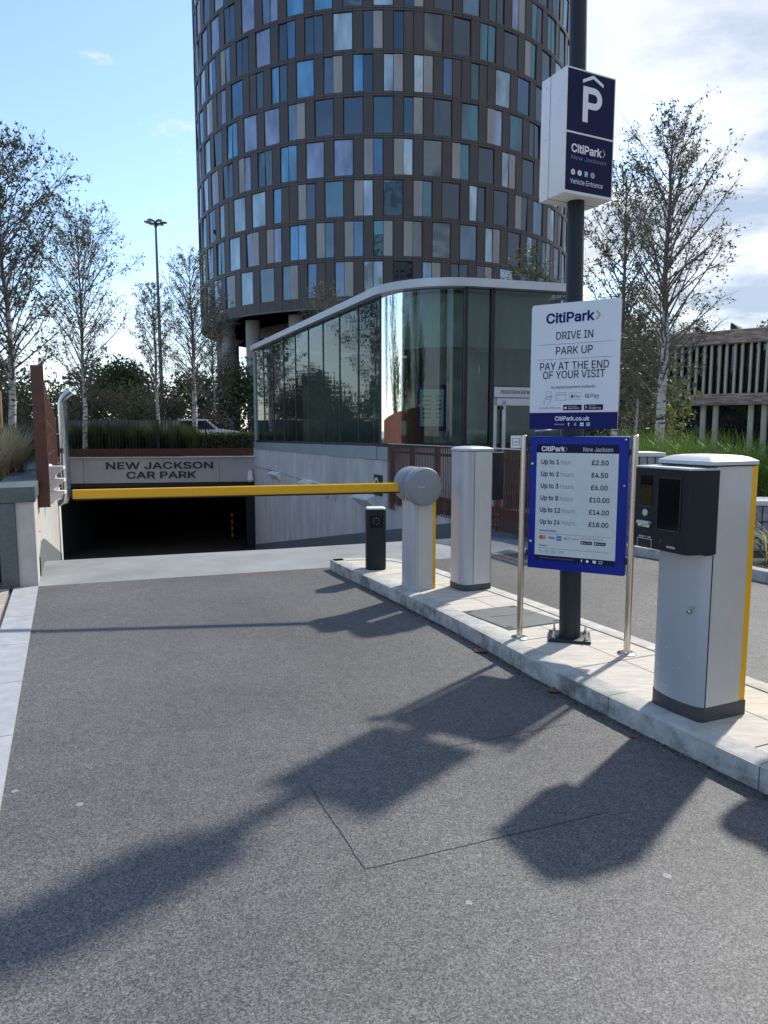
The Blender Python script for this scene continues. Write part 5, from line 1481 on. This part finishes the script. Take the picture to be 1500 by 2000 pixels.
# ------------------------------------------------------------------ two storey brick building on the right
bd_ = Vector((.775, -.632)); ba = math.atan2(bd_.y, bd_.x)
t = thing('brick_building', 'low two storey building with long brick bands and pale timber fins', 'building', (14.3, 40.0, 0), ba)
X0, X1 = -8.0, 26; DP = 12
mb = MB()
for z0, z1 in ((2.84, 3.42), (5.98, 6.62)):
    mb.box(((X0 + X1) / 2, .20, (z0 + z1) / 2), (X1 - X0, .40, z1 - z0), M_BRICK)
    mb.box((X0 + .2, DP / 2 + .4, (z0 + z1) / 2), (.40, DP, z1 - z0), M_BRICK)
mb.build('brick_band', t)
mb = MB(); mb.box(((X0 + X1) / 2, DP / 2, 6.2), (X1 - X0 - .5, DP - .5, .2), M_SKIRT); mb.box(((X0 + X1) / 2, .2, 6.635), (X1 - X0 + .04, .46, .03), M_ALUTRIM)
rf = mb.build('roof', t)
mb = MB()
for zc, zh in ((1.42, 2.84), (4.70, 2.56)):
    mb.box(((X0 + X1) / 2, .75, zc), (X1 - X0 - .8, .05, zh), M_WGLASS); mb.box((X0 + .75, DP / 2, zc), (.05, DP - 1, zh), M_WGLASS)
mb.box(((X0 + X1) / 2, 4, 2.95), (X1 - X0 - 2, 7, .1), M_INT)
mb.build('glazing', t)
rnd = random.Random(5)
x = X0 + 2.4; k = 0
while x < X1 and k < 72:
    st_ = .40 if x > 0 else 1.5
    mb = MB(); mb.box((x, .42, 4.70), (.11, .24, 2.56), M_FIN if x > -.2 else M_TOWER); mb.build('fin', t)
    x += st_ * (1.0 if k % 2 else .86); k += 1
x = .9; k = 0
while x < X1 and k < 30:
    mb = MB(); mb.box((x, .45, 1.42), (.24, .30, 2.84), M_FIN if x > 1 else M_TOWER); mb.build('pier', t); x += (.62, 1.7)[k % 2]; k += 1
# green roof planting and dark rooflight
def leaf_cloud(mb, pts, size, m, rnd, droop=0.0):
    for p in pts:
        s_ = size * rnd.uniform(.6, 1.3)
        d = Vector((rnd.gauss(0, 1), rnd.gauss(0, 1), rnd.gauss(0, 1) - droop)).normalized(); e = d.orthogonal().normalized()
        e.rotate(Matrix.Rotation(rnd.uniform(0, 6.28), 3, d)); f = d.cross(e)
        p = Vector(p)
        mb.add([p - e * s_, p + f * s_ * .42, p + e * s_, p - f * s_ * .42], [(0, 1, 2, 3)], m)
mb = MB(); mb.box((X1 / 2 + 2, 3.2, 6.42), (X1 - 1, 5.4, .3), M_LAWN)
pts = [(rnd.uniform(3.5, X1), rnd.uniform(.6, 5.6), 6.6 + abs(rnd.gauss(0, .10))) for k in range(2600)]
leaf_cloud(mb, pts, .10, M_GRASS, rnd); mb.build('roof_planting', rf, normals=False)
for x in (1.5, 3.4):
    mb = MB(); mb.rings([[(x, 4.2, 6.3), (x + 1.5, 4.2, 6.3), (x + 1.5, 6.0, 6.3), (x, 6.0, 6.3)], [(x, 4.2, 7.55), (x + .08, 4.2, 7.55), (x + .08, 6.0, 7.55), (x, 6.0, 7.55)]], M_DARK, False); mb.build('rooflight', rf)

# ------------------------------------------------------------------ trees
def birch_mesh(seed, h, r0, nbr, leaf_n, leafsize, spread, first=.22, bare=.25, leafmat=None):
    """returns trunk builder and crown builder"""
    rn = random.Random(seed); tr = MB(); cr = MB()
    n = 14; pts = []; rad = []; ox = oy = 0
    for i in range(n + 1):
        f = i / n; ox += rn.gauss(0, .012) * h * .25; oy += rn.gauss(0, .012) * h * .25
        pts.append(Vector((ox, oy, f * h))); rad.append(max(.006, r0 * (1 - f) ** .85 + .004) * (1.25 if i == 0 else 1))
    k = int(n * .55)
    tr.tube(pts[:k + 1], rad[:k + 1], M_BIRCH, 10); tr.tube(pts[k:], rad[k:], M_TWIG, 7)
    tips = []
    def tpos(f):
        x = f * n; i = min(n - 1, int(x)); return pts[i].lerp(pts[i + 1], x - i)
    for b in range(nbr):
        f = first + (0.97 - first) * ((b + rn.random()) / nbr) ** .9
        az = b * 2.4 + rn.uniform(-.5, .5); el = R(rn.uniform(30, 58)) + f * .15
        shape = (math.sin(math.pi * min(1, (f - first) / (1 - first) * .80 + .16)) ** .8)
        L_ = spread * shape * rn.uniform(.7, 1.15)
        p = tpos(f); d = Vector((math.cos(az) * math.cos(el), math.sin(az) * math.cos(el), math.sin(el)))
        br = [p]; m_ = 6
        for i in range(m_):
            d = (d + Vector((rn.gauss(0, .10), rn.gauss(0, .10), .05 + rn.gauss(0, .06)))).normalized(); br.append(br[-1] + d * L_ / m_)
        rb = r0 * .20 * (1 - f) ** .6 + .006
        cr.tube(br, [rb * (1 - .85 * i / m_) + .002 for i in range(m_ + 1)], M_TWIG, 5, False)
        isb = rn.random() < bare
        nsub = max(4, int(4 + L_ * 4.2))
        for s_ in range(nsub):
            g = rn.uniform(.22, 1.0); x = g * m_; i = min(m_ - 1, int(x)); q = br[i].lerp(br[i + 1], x - i)
            dd = (br[i + 1] - br[i]).normalized(); dd = (dd + Vector((rn.gauss(0, .55), rn.gauss(0, .55), rn.gauss(.1, .4)))).normalized()
            l2 = L_ * rn.uniform(.18, .42) * (1.15 - g * .5); tw = [q]
            for j in range(4):
                dd = (dd + Vector((rn.gauss(0, .16), rn.gauss(0, .16), rn.gauss(-.02, .12)))).normalized(); tw.append(tw[-1] + dd * l2 / 4)
            cr.tube(tw, [.0065, .005, .004, .003, .002], M_TWIG, 3, False)
            tips.append((tw, isb))
            for j in range(2):
                q2 = tw[rn.randint(1, 3)]; d2 = (dd + Vector((rn.gauss(0, .7), rn.gauss(0, .7), rn.gauss(0, .5)))).normalized(); e2 = q2 + d2 * l2 * rn.uniform(.3, .6)
                cr.tube([q2, (q2 + e2) / 2 + Vector((rn.gauss(0, .02), rn.gauss(0, .02), 0)), e2], [.0035, .003, .002], M_TWIG, 3, False); tips.append(([q2, (q2 + e2) / 2, e2, e2], isb))
    P_ = []
    while len(P_) < leaf_n:
        tw, isb = tips[rn.randrange(len(tips))]
        if isb and rn.random() < .75: continue
        i = rn.randint(0, len(tw) - 2); q = tw[i].lerp(tw[i + 1], rn.random())
        c_ = rn.choice((1, 1, 2, 3))
        for _ in range(c_): P_.append(q + Vector((rn.gauss(0, .045), rn.gauss(0, .045), rn.gauss(-.02, .045))))
    leaf_cloud(cr, P_, leafsize, leafmat or M_LEAFB, rn, .0)
    return tr, cr
def add_tree(name, label, cat, loc, mbs, rz=0, group=None):
    o = thing(name, label, cat, loc, rz, group)
    mbs[0].build('trunk', o, normals=False); mbs[1].build('crown', o, normals=False); return o
GB = 'birch trees around the car park'
bA = add_tree('birch_tree', 'tall white trunked birch right of the white sign, thin upright crown', 'tree', (6.95, 18, .2), birch_mesh(1, 8.65, .13, 90, 5200, .044, 2.35, .22, .25), R(30), GB)
bB = add_tree('birch_tree', 'slim birch half hidden behind the white information sign', 'tree', (6.55, 20.5, .0), birch_mesh(2, 8.6, .10, 64, 5200, .050, 2.1, .26, .05), R(80), GB)
bC = add_tree('birch_tree', 'biggest and nearest birch at the left edge, densely leafed', 'tree', (-8.1, 15.6, .8), birch_mesh(3, 6.6, .085, 72, 6300, .047, 2.2, .20, .05), 0, GB)
bD = add_tree('birch_tree', 'round crowned birch rising behind the steel vent pipe', 'tree', (-10.3, 24.6, .6), birch_mesh(4, 8.0, .080, 78, 5400, .047, 2.6, .22, .12), R(10), GB)
def cp(src, loc, rz, s_, label): return copy_tree(src, loc, R(rz), s_, label, GB)
cp(bB, (-9.7, 30.5, .6), 40, .80, 'low feathery birch between the vent pipe and the lamp mast')
cp(bA, (-7.35, 27.8, .6), 200, .86, 'birch with white lower trunk standing beside the hedge, right of the lamp mast')
cp(bD, (-8.5, 36, .6), 120, .92, 'birch against the left foot of the round tower')
cp(bC, (-12.6, 20.0, .8), 140, 1.0, 'leafy birch behind the biggest one at the left edge')
cp(bB, (-14.5, 27, .6), 260, 1.02, 'birch far left behind the brown screen, its crown touching the vent pipe birch')
cp(bB, (5.3, 26.5, 0), 300, .92, 'birch in front of the right side of the tower, left of the pole')
cp(bD, (3.9, 29, 0), 70, .88, 'thin birch above the pavilion roof left of the sign pole')
cp(bA, (-2.6, 32, 0), 20, .88, 'thin birch before the tower base, over the sloping pavilion roof')
cp(bC, (8.3, 23.5, .0), 30, .78, 'dense birch behind the tall white trunked one')
cp(bA, (12.0, 13.8, .1), 110, 1.3, 'tall unseen birch added beyond the right edge for its shadow on the road')  # this and the next: unseen trees added to dapple the road with shade
cp(bC, (13.0, 18.0, .1), 50, 1.8, 'broad unseen birch added beyond the right edge for its shadow on the road')

def dense_mesh(seed, h, spread, n_leaf, size, m, trunk_r=.16, low=.15, nl=14):
    rn = random.Random(seed); tr = MB(); cr = MB()
    pts = [Vector((rn.gauss(0, .04) * i * .2, rn.gauss(0, .04) * i * .2, h * .8 * i / 6)) for i in range(7)]
    tr.tube(pts, [trunk_r * (1 - .8 * i / 6) for i in range(7)], M_BARK, 7)
    lobes = []
    for k in range(nl):
        f = rn.uniform(low, .92); rr_ = spread * math.sin(math.pi * (f * .8 + .15)) ** .7
        a = rn.uniform(0, 6.28); d = rr_ * rn.uniform(.2, .85)
        c = Vector((math.cos(a) * d, math.sin(a) * d, h * f)); lobes.append((c, spread * rn.uniform(.28, .48)))
        tr.tube([pts[min(5, int(f * 5))], (pts[min(5, int(f * 5))] + c) / 2 + Vector((0, 0, .1)), c], [trunk_r * .35, trunk_r * .2, .01], M_BARK, 4, False)
    P_ = []
    for k in range(n_leaf):
        c, r = rn.choice(lobes); d = Vector((rn.gauss(0, 1), rn.gauss(0, 1), rn.gauss(0, .8))).normalized()
        P_.append(c + d * r * (rn.random() ** .4) * rn.choice((1, 1, 1.15)))
    leaf_cloud(cr, P_, size, m, rn)
    return tr, cr
GD = 'dense trees in the background'
dA = add_tree('dense_tree', 'dark dense tree far left behind the biggest birch', 'tree', (-24, 44, .4), dense_mesh(11, 5.2, 3.2, 4200, .17, M_LEAFD), 0, GD)
dB = add_tree('dense_tree', 'olive yellow tree showing between the left birch trunks and the brown screen', 'tree', (-18.5, 36, .4), dense_mesh(12, 3.9, 2.4, 3600, .14, M_LEAFY), 0, GD)
dC = add_tree('shrub', 'brownish twiggy shrub behind the railing, near the lamp mast foot', 'shrub', (-11.2, 38, .5), dense_mesh(13, 3.0, 2.2, 3000, .10, M_LEAFR, .06, .05), 0, 'brownish shrubs behind the railing')
def cd(src, loc, rz, s_, label, g=GD): return copy_tree(src, loc, R(rz), s_, label, g)
cd(dA, (-17.2, 47, .4), 60, 1.0, 'dark tree behind the brown screen top')
cd(dA, (-13.2, 50, .4), 130, .92, 'dark tree right of the lamp mast, behind the white car')
cd(dA, (-9.7, 47, .4), 210, 1.0, 'dark tree between the two big tower columns and the mast')
cd(dB, (-14.6, 42, .4), 250, .95, 'olive tree behind the vent pipe')
cd(dB, (-21.6, 52, .4), 10, 1.3, 'olive tree at the far left horizon')
cd(dA, (-28.5, 40, .4), 190, .95, 'dark tree at the left frame edge behind the stake')
cd(dA, (-20.4, 56, .4), 300, 1.15, 'dark tree farthest back left of the lamp mast')
cd(dA, (-6.4, 50, .4), 20, .95, 'dark tree under the tower soffit')
cd(dC, (-13.8, 33, .5), 100, 1.0, 'brownish twiggy shrub behind the vent pipe', 'brownish shrubs behind the railing')
cd(dC, (-8.8, 35.5, .5), 200, .75, 'smallest brownish shrub, left of the white trunk by the hedge', 'brownish shrubs behind the railing')
cd(dC, (-16.6, 31, .5), 300, 1.05, 'brownish shrub right of the brown screen', 'brownish shrubs behind the railing')
cd(dA, (9.7, 29.5, 0), 80, 1.05, 'dark tree behind the white sign, left of the brick building')
cd(dA, (7.0, 31.5, 0), 150, 1.0, 'dark tree between the pavilion end and the white sign')
cd(dB, (11.8, 31.5, 0), 40, .85, 'olive tree in front of the left end of the brick building')
cd(dB, (24.5, 45.5, 5.6), 330, .72, 'small loose tree on the green roof of the brick building')
cd(dB, (19.5, 47.0, 5.2), 120, .80, 'bushy tree behind the dark rooflights on the brick building')

# more of the park left of the frame, mirrored in the pavilion glass
cp(bC, (-11.2, 5.2, .6), 70, 1.25, 'birch left of the picture, mirrored in the curved pavilion glass')
cp(bD, (-14.8, 9.6, .6), 170, 1.15, 'tall birch left of the picture, mirrored in the straight pavilion glass')
cd(dA, (-19.5, 5.5, .3), 45, 1.25, 'dark tree left of the picture, mirrored low in the pavilion glass')
cd(dA, (-16.5, -3.5, .0), 145, 1.3, 'dark tree behind and left of the viewer, mirrored in the curved glass')
cd(dB, (-23.5, 14.5, .3), 245, 1.6, 'olive tree left of the picture, mirrored in the straight pavilion glass')
# city blocks behind the viewer: they stand outside the picture and show as dark shapes in the tower's glass
def city_block(x, y, wd_, dp_, h_, rz_, m, label):
    o = thing('city_block', label, 'building', (x, y, 0), rz_, 'blocks behind the viewer')
    mb = MB(); mb.box((0, 0, h_ / 2), (wd_, dp_, h_), m); mb.build('wall', o)
    mb = MB(); mb.box((0, 0, h_ + .4), (wd_ + .3, dp_ + .3, .8), M_SKIRT); mb.build('parapet', o)
    mb = MB(); nx_ = int(wd_ / 3); nz_ = int(h_ / 3.2)
    for i in range(nx_):
        for k in range(nz_):
            mb.box(((i + .5) * wd_ / nx_ - wd_ / 2, dp_ / 2 + .01, (k + .55) * h_ / nz_), (wd_ / nx_ * .55, .06, 1.9), M_WGLASS)
    w2 = mb.build('window', o); w2['kind'] = 'stuff'
city_block(24, -62, 26, 18, 52, R(8), M_SKIRT, 'dark grey tower block behind the viewer on the right, mirrored in the round tower')
city_block(-14, -92, 20, 16, 44, R(-6), M_COLC, 'pale stone block behind the viewer on the left, mirrored in the pavilion')
# tree stake
mb = MB(); mb.tube([(0, 0, 0), (.01, 0, 1.35)], .045, M_WOOD, 10); tag(mb.build('tree_stake', None, (-5.62, 10.45, .8)), 'round wooden tree stake at the left edge among grasses', 'stake')

# ------------------------------------------------------------------ grasses and hedges
def grass_mesh(seed, n, h, spread, arch, m, wd_=.006, m2=None, f2=.0):
    rn = random.Random(seed); mb = MB()
    for k in range(n):
        a = rn.uniform(0, 6.28); b0 = Vector((rn.gauss(0, .07), rn.gauss(0, .07), 0)) * spread * 2
        L_ = h * rn.uniform(.65, 1.12); out = rn.uniform(.1, 1) ** .8 * spread; dr_ = arch * rn.uniform(.5, 1.3)
        V = []; sd_ = Vector((-math.sin(a), math.cos(a), 0)); ns_ = 5
        for i in range(ns_ + 1):
            f = i / ns_; p = b0 + Vector((math.cos(a) * out * f ** 1.3, math.sin(a) * out * f ** 1.3, L_ * (f - dr_ * f ** 3 * .5)))
            w2 = wd_ * (1 - f * .85)
            V += [p - sd_ * w2, p + sd_ * w2]
        mb.add(V, [(2 * i, 2 * i + 1, 2 * i + 3, 2 * i + 2) for i in range(ns_)], m2 if (m2 and rn.random() < f2) else m)
    return mb
def grass_thing(name, label, loc, mb, group):
    o = thing(name, label, 'ornamental grass', loc, 0, group); mb.build('blades', o, normals=False); return o
GR = 'tall green grasses behind the ticket machine'
g1 = grass_thing('grass_clump', 'big bright green arching grass clump right behind the ticket machine', (5.45, 10.9, .1), grass_mesh(1, 1500, 1.75, .85, .75, M_GRASS, .008), GR)
for k, (x, y, z, s_, lb) in enumerate([(4.85, 11.4, .1, 1.0, 'green grass clump above the ticket machine lid, second from the right'), (4.35, 11.9, .1, 1.0, 'green grass clump above the ticket machine head'),
        (3.9, 11.8, .15, .94, 'green grass clump right of the steel post'), (6.0, 11.6, .1, .9, 'green grass clump at the far right behind the lid corner'),
        (4.7, 13.0, .15, 1.02, 'green grass clump in the back row under the tall birch'), (5.6, 13.0, .15, 1.0, 'green grass clump at the right end of the back row')]):
    copy_tree(g1, (x, y, z), k * 1.1, s_, lb, GR)
g1s = grass_mesh(7, 420, .55, .42, .9, M_GRASS, .007, M_STRAW, .45)
g2 = grass_thing('grass_clump', 'yellow green sedge clump at the right kerb beside the ticket machine', (4.52, 7.95, .09), g1s, 'low sedge clumps along the far kerb')
copy_tree(g2, (4.95, 7.7, .09), 1.3, 1.0, 'yellow green sedge clump cut by the right frame edge', 'low sedge clumps along the far kerb')
copy_tree(g2, (3.60, 9.35, .09), 2.3, .95, 'yellow green sedge clump seen between steel post and ticket machine', 'low sedge clumps along the far kerb')
copy_tree(g2, (3.15, 9.75, .09), 3.3, .9, 'small sedge clump behind the price board edge', 'low sedge clumps along the far kerb')
g3 = grass_thing('grass_clump', 'brown orange dry grass left of the slim white trunk', (5.5, 16.2, .35), grass_mesh(8, 500, .95, .6, .4, M_STRAW, .006, M_DRYLEAF, .5), 'dry grasses')
copy_tree(g3, (4.9, 15.6, .3), 1.5, .9, 'brown dry grass behind the white sign', 'dry grasses')
GL = 'grasses in the planter on the left wall'
g4 = grass_thing('grass_clump', 'pale straw coloured feathery grass on the left planter', (-5.18, 9.75, .84), grass_mesh(9, 1300, .92, .55, .6, M_STRAW, .0055, M_GRASS, .05), GL)
copy_tree(g4, (-5.55, 10.1, .84), 1.1, 1.05, 'second pale straw grass behind the first on the left planter', GL)
copy_tree(g4, (-5.0, 8.9, .84), 2.4, .8, 'low pale grass spilling over the left wall coping', GL)
g5 = grass_thing('grass_clump', 'dark blue green grass mound beside the brown screen', (-6.75, 12.9, .84), grass_mesh(10, 1100, 1.05, .75, .75, M_GRASSD, .007), GL)
copy_tree(g5, (-7.2, 13.6, .84), 1.9, 1.05, 'dark green grass mound behind the stake', GL)
copy_tree(g5, (-7.5, 14.8, .84), .6, 1.0, 'dark green grass mound farther along the brown screen', GL)
GP = 'tall olive grasses behind the railing'
g6m = grass_mesh(12, 900, 1.25, .50, .25, M_GRASSO, .009)
lbs = [a + ' in the ' + b for a, b in (('leftmost', 'front row'), ('leftmost', 'back row'), ('second from left', 'front row'), ('second from left', 'back row'), ('third from left', 'front row'), ('third from left', 'back row'), ('fourth from left', 'front row'), ('fourth from left', 'back row'), ('fifth from left', 'front row'), ('fifth from left', 'back row'), ('second from right', 'front row'), ('rightmost', 'back row'), ('rightmost', 'front row'))]
g6 = None
for k in range(13):
    p = Lp + pdir * (.45 + k * .325) - pn * (.80 + .55 * (k % 2))
    lb = lbs[k] + ' of the tall olive grasses behind the railing'
    if g6 is None: g6 = grass_thing('grass_clump', lb, (p.x, p.y, .6), g6m, GP)
    else: copy_tree(g6, (p.x, p.y, .6), k * .9, 1.02 + .06 * ((k * 7) % 3 - 1), lb, GP)
# hedge at the right of the railing
o = thing('hedge', 'clipped yellow green hedge behind the railing, next to the pavilion', 'hedge', (0, 0, 0))
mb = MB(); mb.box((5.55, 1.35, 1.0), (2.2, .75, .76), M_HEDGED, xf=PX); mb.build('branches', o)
rn = random.Random(6); P_ = []
for k in range(5200):
    x, y, z = rn.uniform(4.40, 6.7), rn.uniform(.93, 1.78), rn.uniform(.62, 1.42)
    f = rn.choice((0, 1, 1, 2, 2))
    if f == 0: x = rn.choice((4.40, 6.7)) + rn.gauss(0, .03)
    elif f == 1: y = .93 + rn.gauss(0, .04)
    else: z = 1.42 + rn.gauss(0, .035)
    P_.append(PX @ Vector((x, y, z)))
mb = MB(); leaf_cloud(mb, P_, .045, M_HEDGE, rn); mb.build('foliage', o, normals=False)
# dark shrub left of the pier
o = thing('hedge', 'dark low shrub squeezed left of the grey granite pier', 'hedge', (0, 0, 0))
rn = random.Random(16); mb = MB()
leaf_cloud(mb, [(rn.gauss(-4.55, .25), rn.gauss(7.55, .2), abs(rn.gauss(.3, .28))) for k in range(2200)], .035, M_LEAFD, rn); mb.build('foliage', o, normals=False)
# low wall far left behind the grasses
mb = MB(); mb.box((-14.0, 31.6, 1.25), (10, .3, 1.5), M_SKIRT, R(-3)); tag(mb.build('garden_wall'), 'low dark garden wall behind the vent pipe and the brown screen', 'wall')

# gabions and paving on the right bed
def gabion(name_label, x0, x1, y0, y1, z1, rz=0, cope=True):
    o = thing('gabion_planter', name_label, 'gabion', (x0, y0, 0), rz)
    mb = MB(); mb.box(((x1 - x0) / 2, (y1 - y0) / 2, z1 / 2), (x1 - x0, y1 - y0, z1), M_STONEG); mb.build('stone_fill', o)
    mb = MB(); L_ = x1 - x0; n = int(L_ / .11)
    for k in range(n + 1): mb.box((k * L_ / n, -.012, z1 / 2), (.009, .009, z1), M_BLACK)
    for k in range(int(z1 / .2) + 1): mb.box((L_ / 2, -.014, .06 + k * .2), (L_, .008, .008), M_BLACK)
    for k in range(int((y1 - y0) / .11)): mb.box((-.012, k * .11, z1 / 2), (.008, .008, z1), M_BLACK)
    mb.build('wire_mesh', o)
    if cope: mb = MB(); mb.bbox((L_ / 2, (y1 - y0) / 2, z1 + .03), (L_ + .06, y1 - y0 + .06, .06), M_COPE, .006); mb.build('coping', o)
gabion('front grey stone gabion with white coping at the right edge', 4.35, 8.2, 8.75, 9.25, .66, R(-4))
gabion('grey stone gabion stub behind the front one beside the yellow edge', 4.30, 4.72, 9.5, 9.95, .90, 0)
gabion('grey gabion planter between the steel post and the ticket machine', 3.50, 4.08, 10.4, 11.0, 1.20, 0)
mb = MB(); mb.prism([(3.0, 10.1), (3.6, 9.9), (3.6, 10.45), (3.0, 10.6)], .06, .11, M_SLAB); mb.prism([(5.6, 9.8), (12, 9.3), (12, 10.4), (5.9, 10.4)], .06, .11, M_SLAB); struct('path', mb)

# ------------------------------------------------------------------ lamp mast, car
o = thing('lamp_mast', 'very tall thin floodlight mast against the blue sky on the left', 'lamp', (-18.55, 60, 0))
mb = MB(); mb.tube([(0, 0, 0), (0, 0, 18.2)], [.20, .085], mat('mast_grey', (.16, .17, .18), .6), 10); mb.build('mast', o)
mb = MB(); mb.tube([(-.75, 0, 18.2), (.75, 0, 18.2)], .04, M_PLINTH, 6); mb.tube([(0, -.75, 18.2), (0, .75, 18.2)], .04, M_PLINTH, 6); mb.lathe([(.12, 17.9), (.16, 18.1), (.12, 18.35)], M_PLINTH, 10); mb.build('crossarm', o)
for k in range(6):
    a = k * math.pi / 3 + .2
    mb = MB(); mb.bbox((.62 * math.cos(a), .62 * math.sin(a), 18.28), (.52, .34, .10), M_PLINTH, .02, a); fl_ = mb.build('floodlight', o)
    mb = MB(); mb.box((.62 * math.cos(a), .62 * math.sin(a), 18.222), (.44, .27, .02), M_LITE, a); mb.build('lens', fl_)

o = thing('parked_car', 'white parked car seen over the hedge, left of the big tower column', 'car', (-8.85, 34.2, .56), R(4))
prof = [(-2.1, .35), (-2.12, .75), (-1.98, .92), (-1.6, 1.0), (-1.25, 1.42), (-.5, 1.52), (.5, 1.50), (1.05, 1.05), (1.85, .92), (2.08, .72), (2.1, .35)]
def side(w_, k=1.0): return [(x, w_ * (1 if z < .95 else .80), z) for x, z in prof]
mb = MB(); mb.rings([side(-.86), side(.86)], M_CAR, False); mb.build('body', o)
mb = MB()
for s_ in (-1, 1):
    mb.add([(-1.42, s_ * .853, 1.02), (.92, s_ * .853, 1.04), (.45, s_ * .71, 1.43), (-1.12, s_ * .71, 1.41)], [(0, 1, 2, 3)], M_SCREEN)
mb.add([(.55, -.62, 1.475), (1.06, -.70, 1.06), (1.06, .70, 1.06), (.55, .62, 1.475)], [(0, 1, 2, 3)], M_SCREEN)
mb.build('windows', o)
for x in (-1.3, 1.3):
    for s_ in (-1, 1):
        mb = MB(); mb.lathe([(.02, -.1), (.31, -.1), (.33, -.06), (.33, .06), (.31, .1), (.02, .1)], M_TYRE, 20, (x, s_ * .80, .33), 'Y'); wl = mb.build('wheel', o)
        mb = MB(); mb.lathe([(.02, -.11), (.19, -.105), (.19, .105), (.02, .11)], M_GALV, 14, (x, s_ * .80, .33), 'Y'); mb.build('rim', wl)
for s_ in (-1, 1):
    mb = MB(); mb.bbox((2.0, s_ * .62, .78), (.16, .34, .12), M_LITE, .02); mb.build('headlight', o)
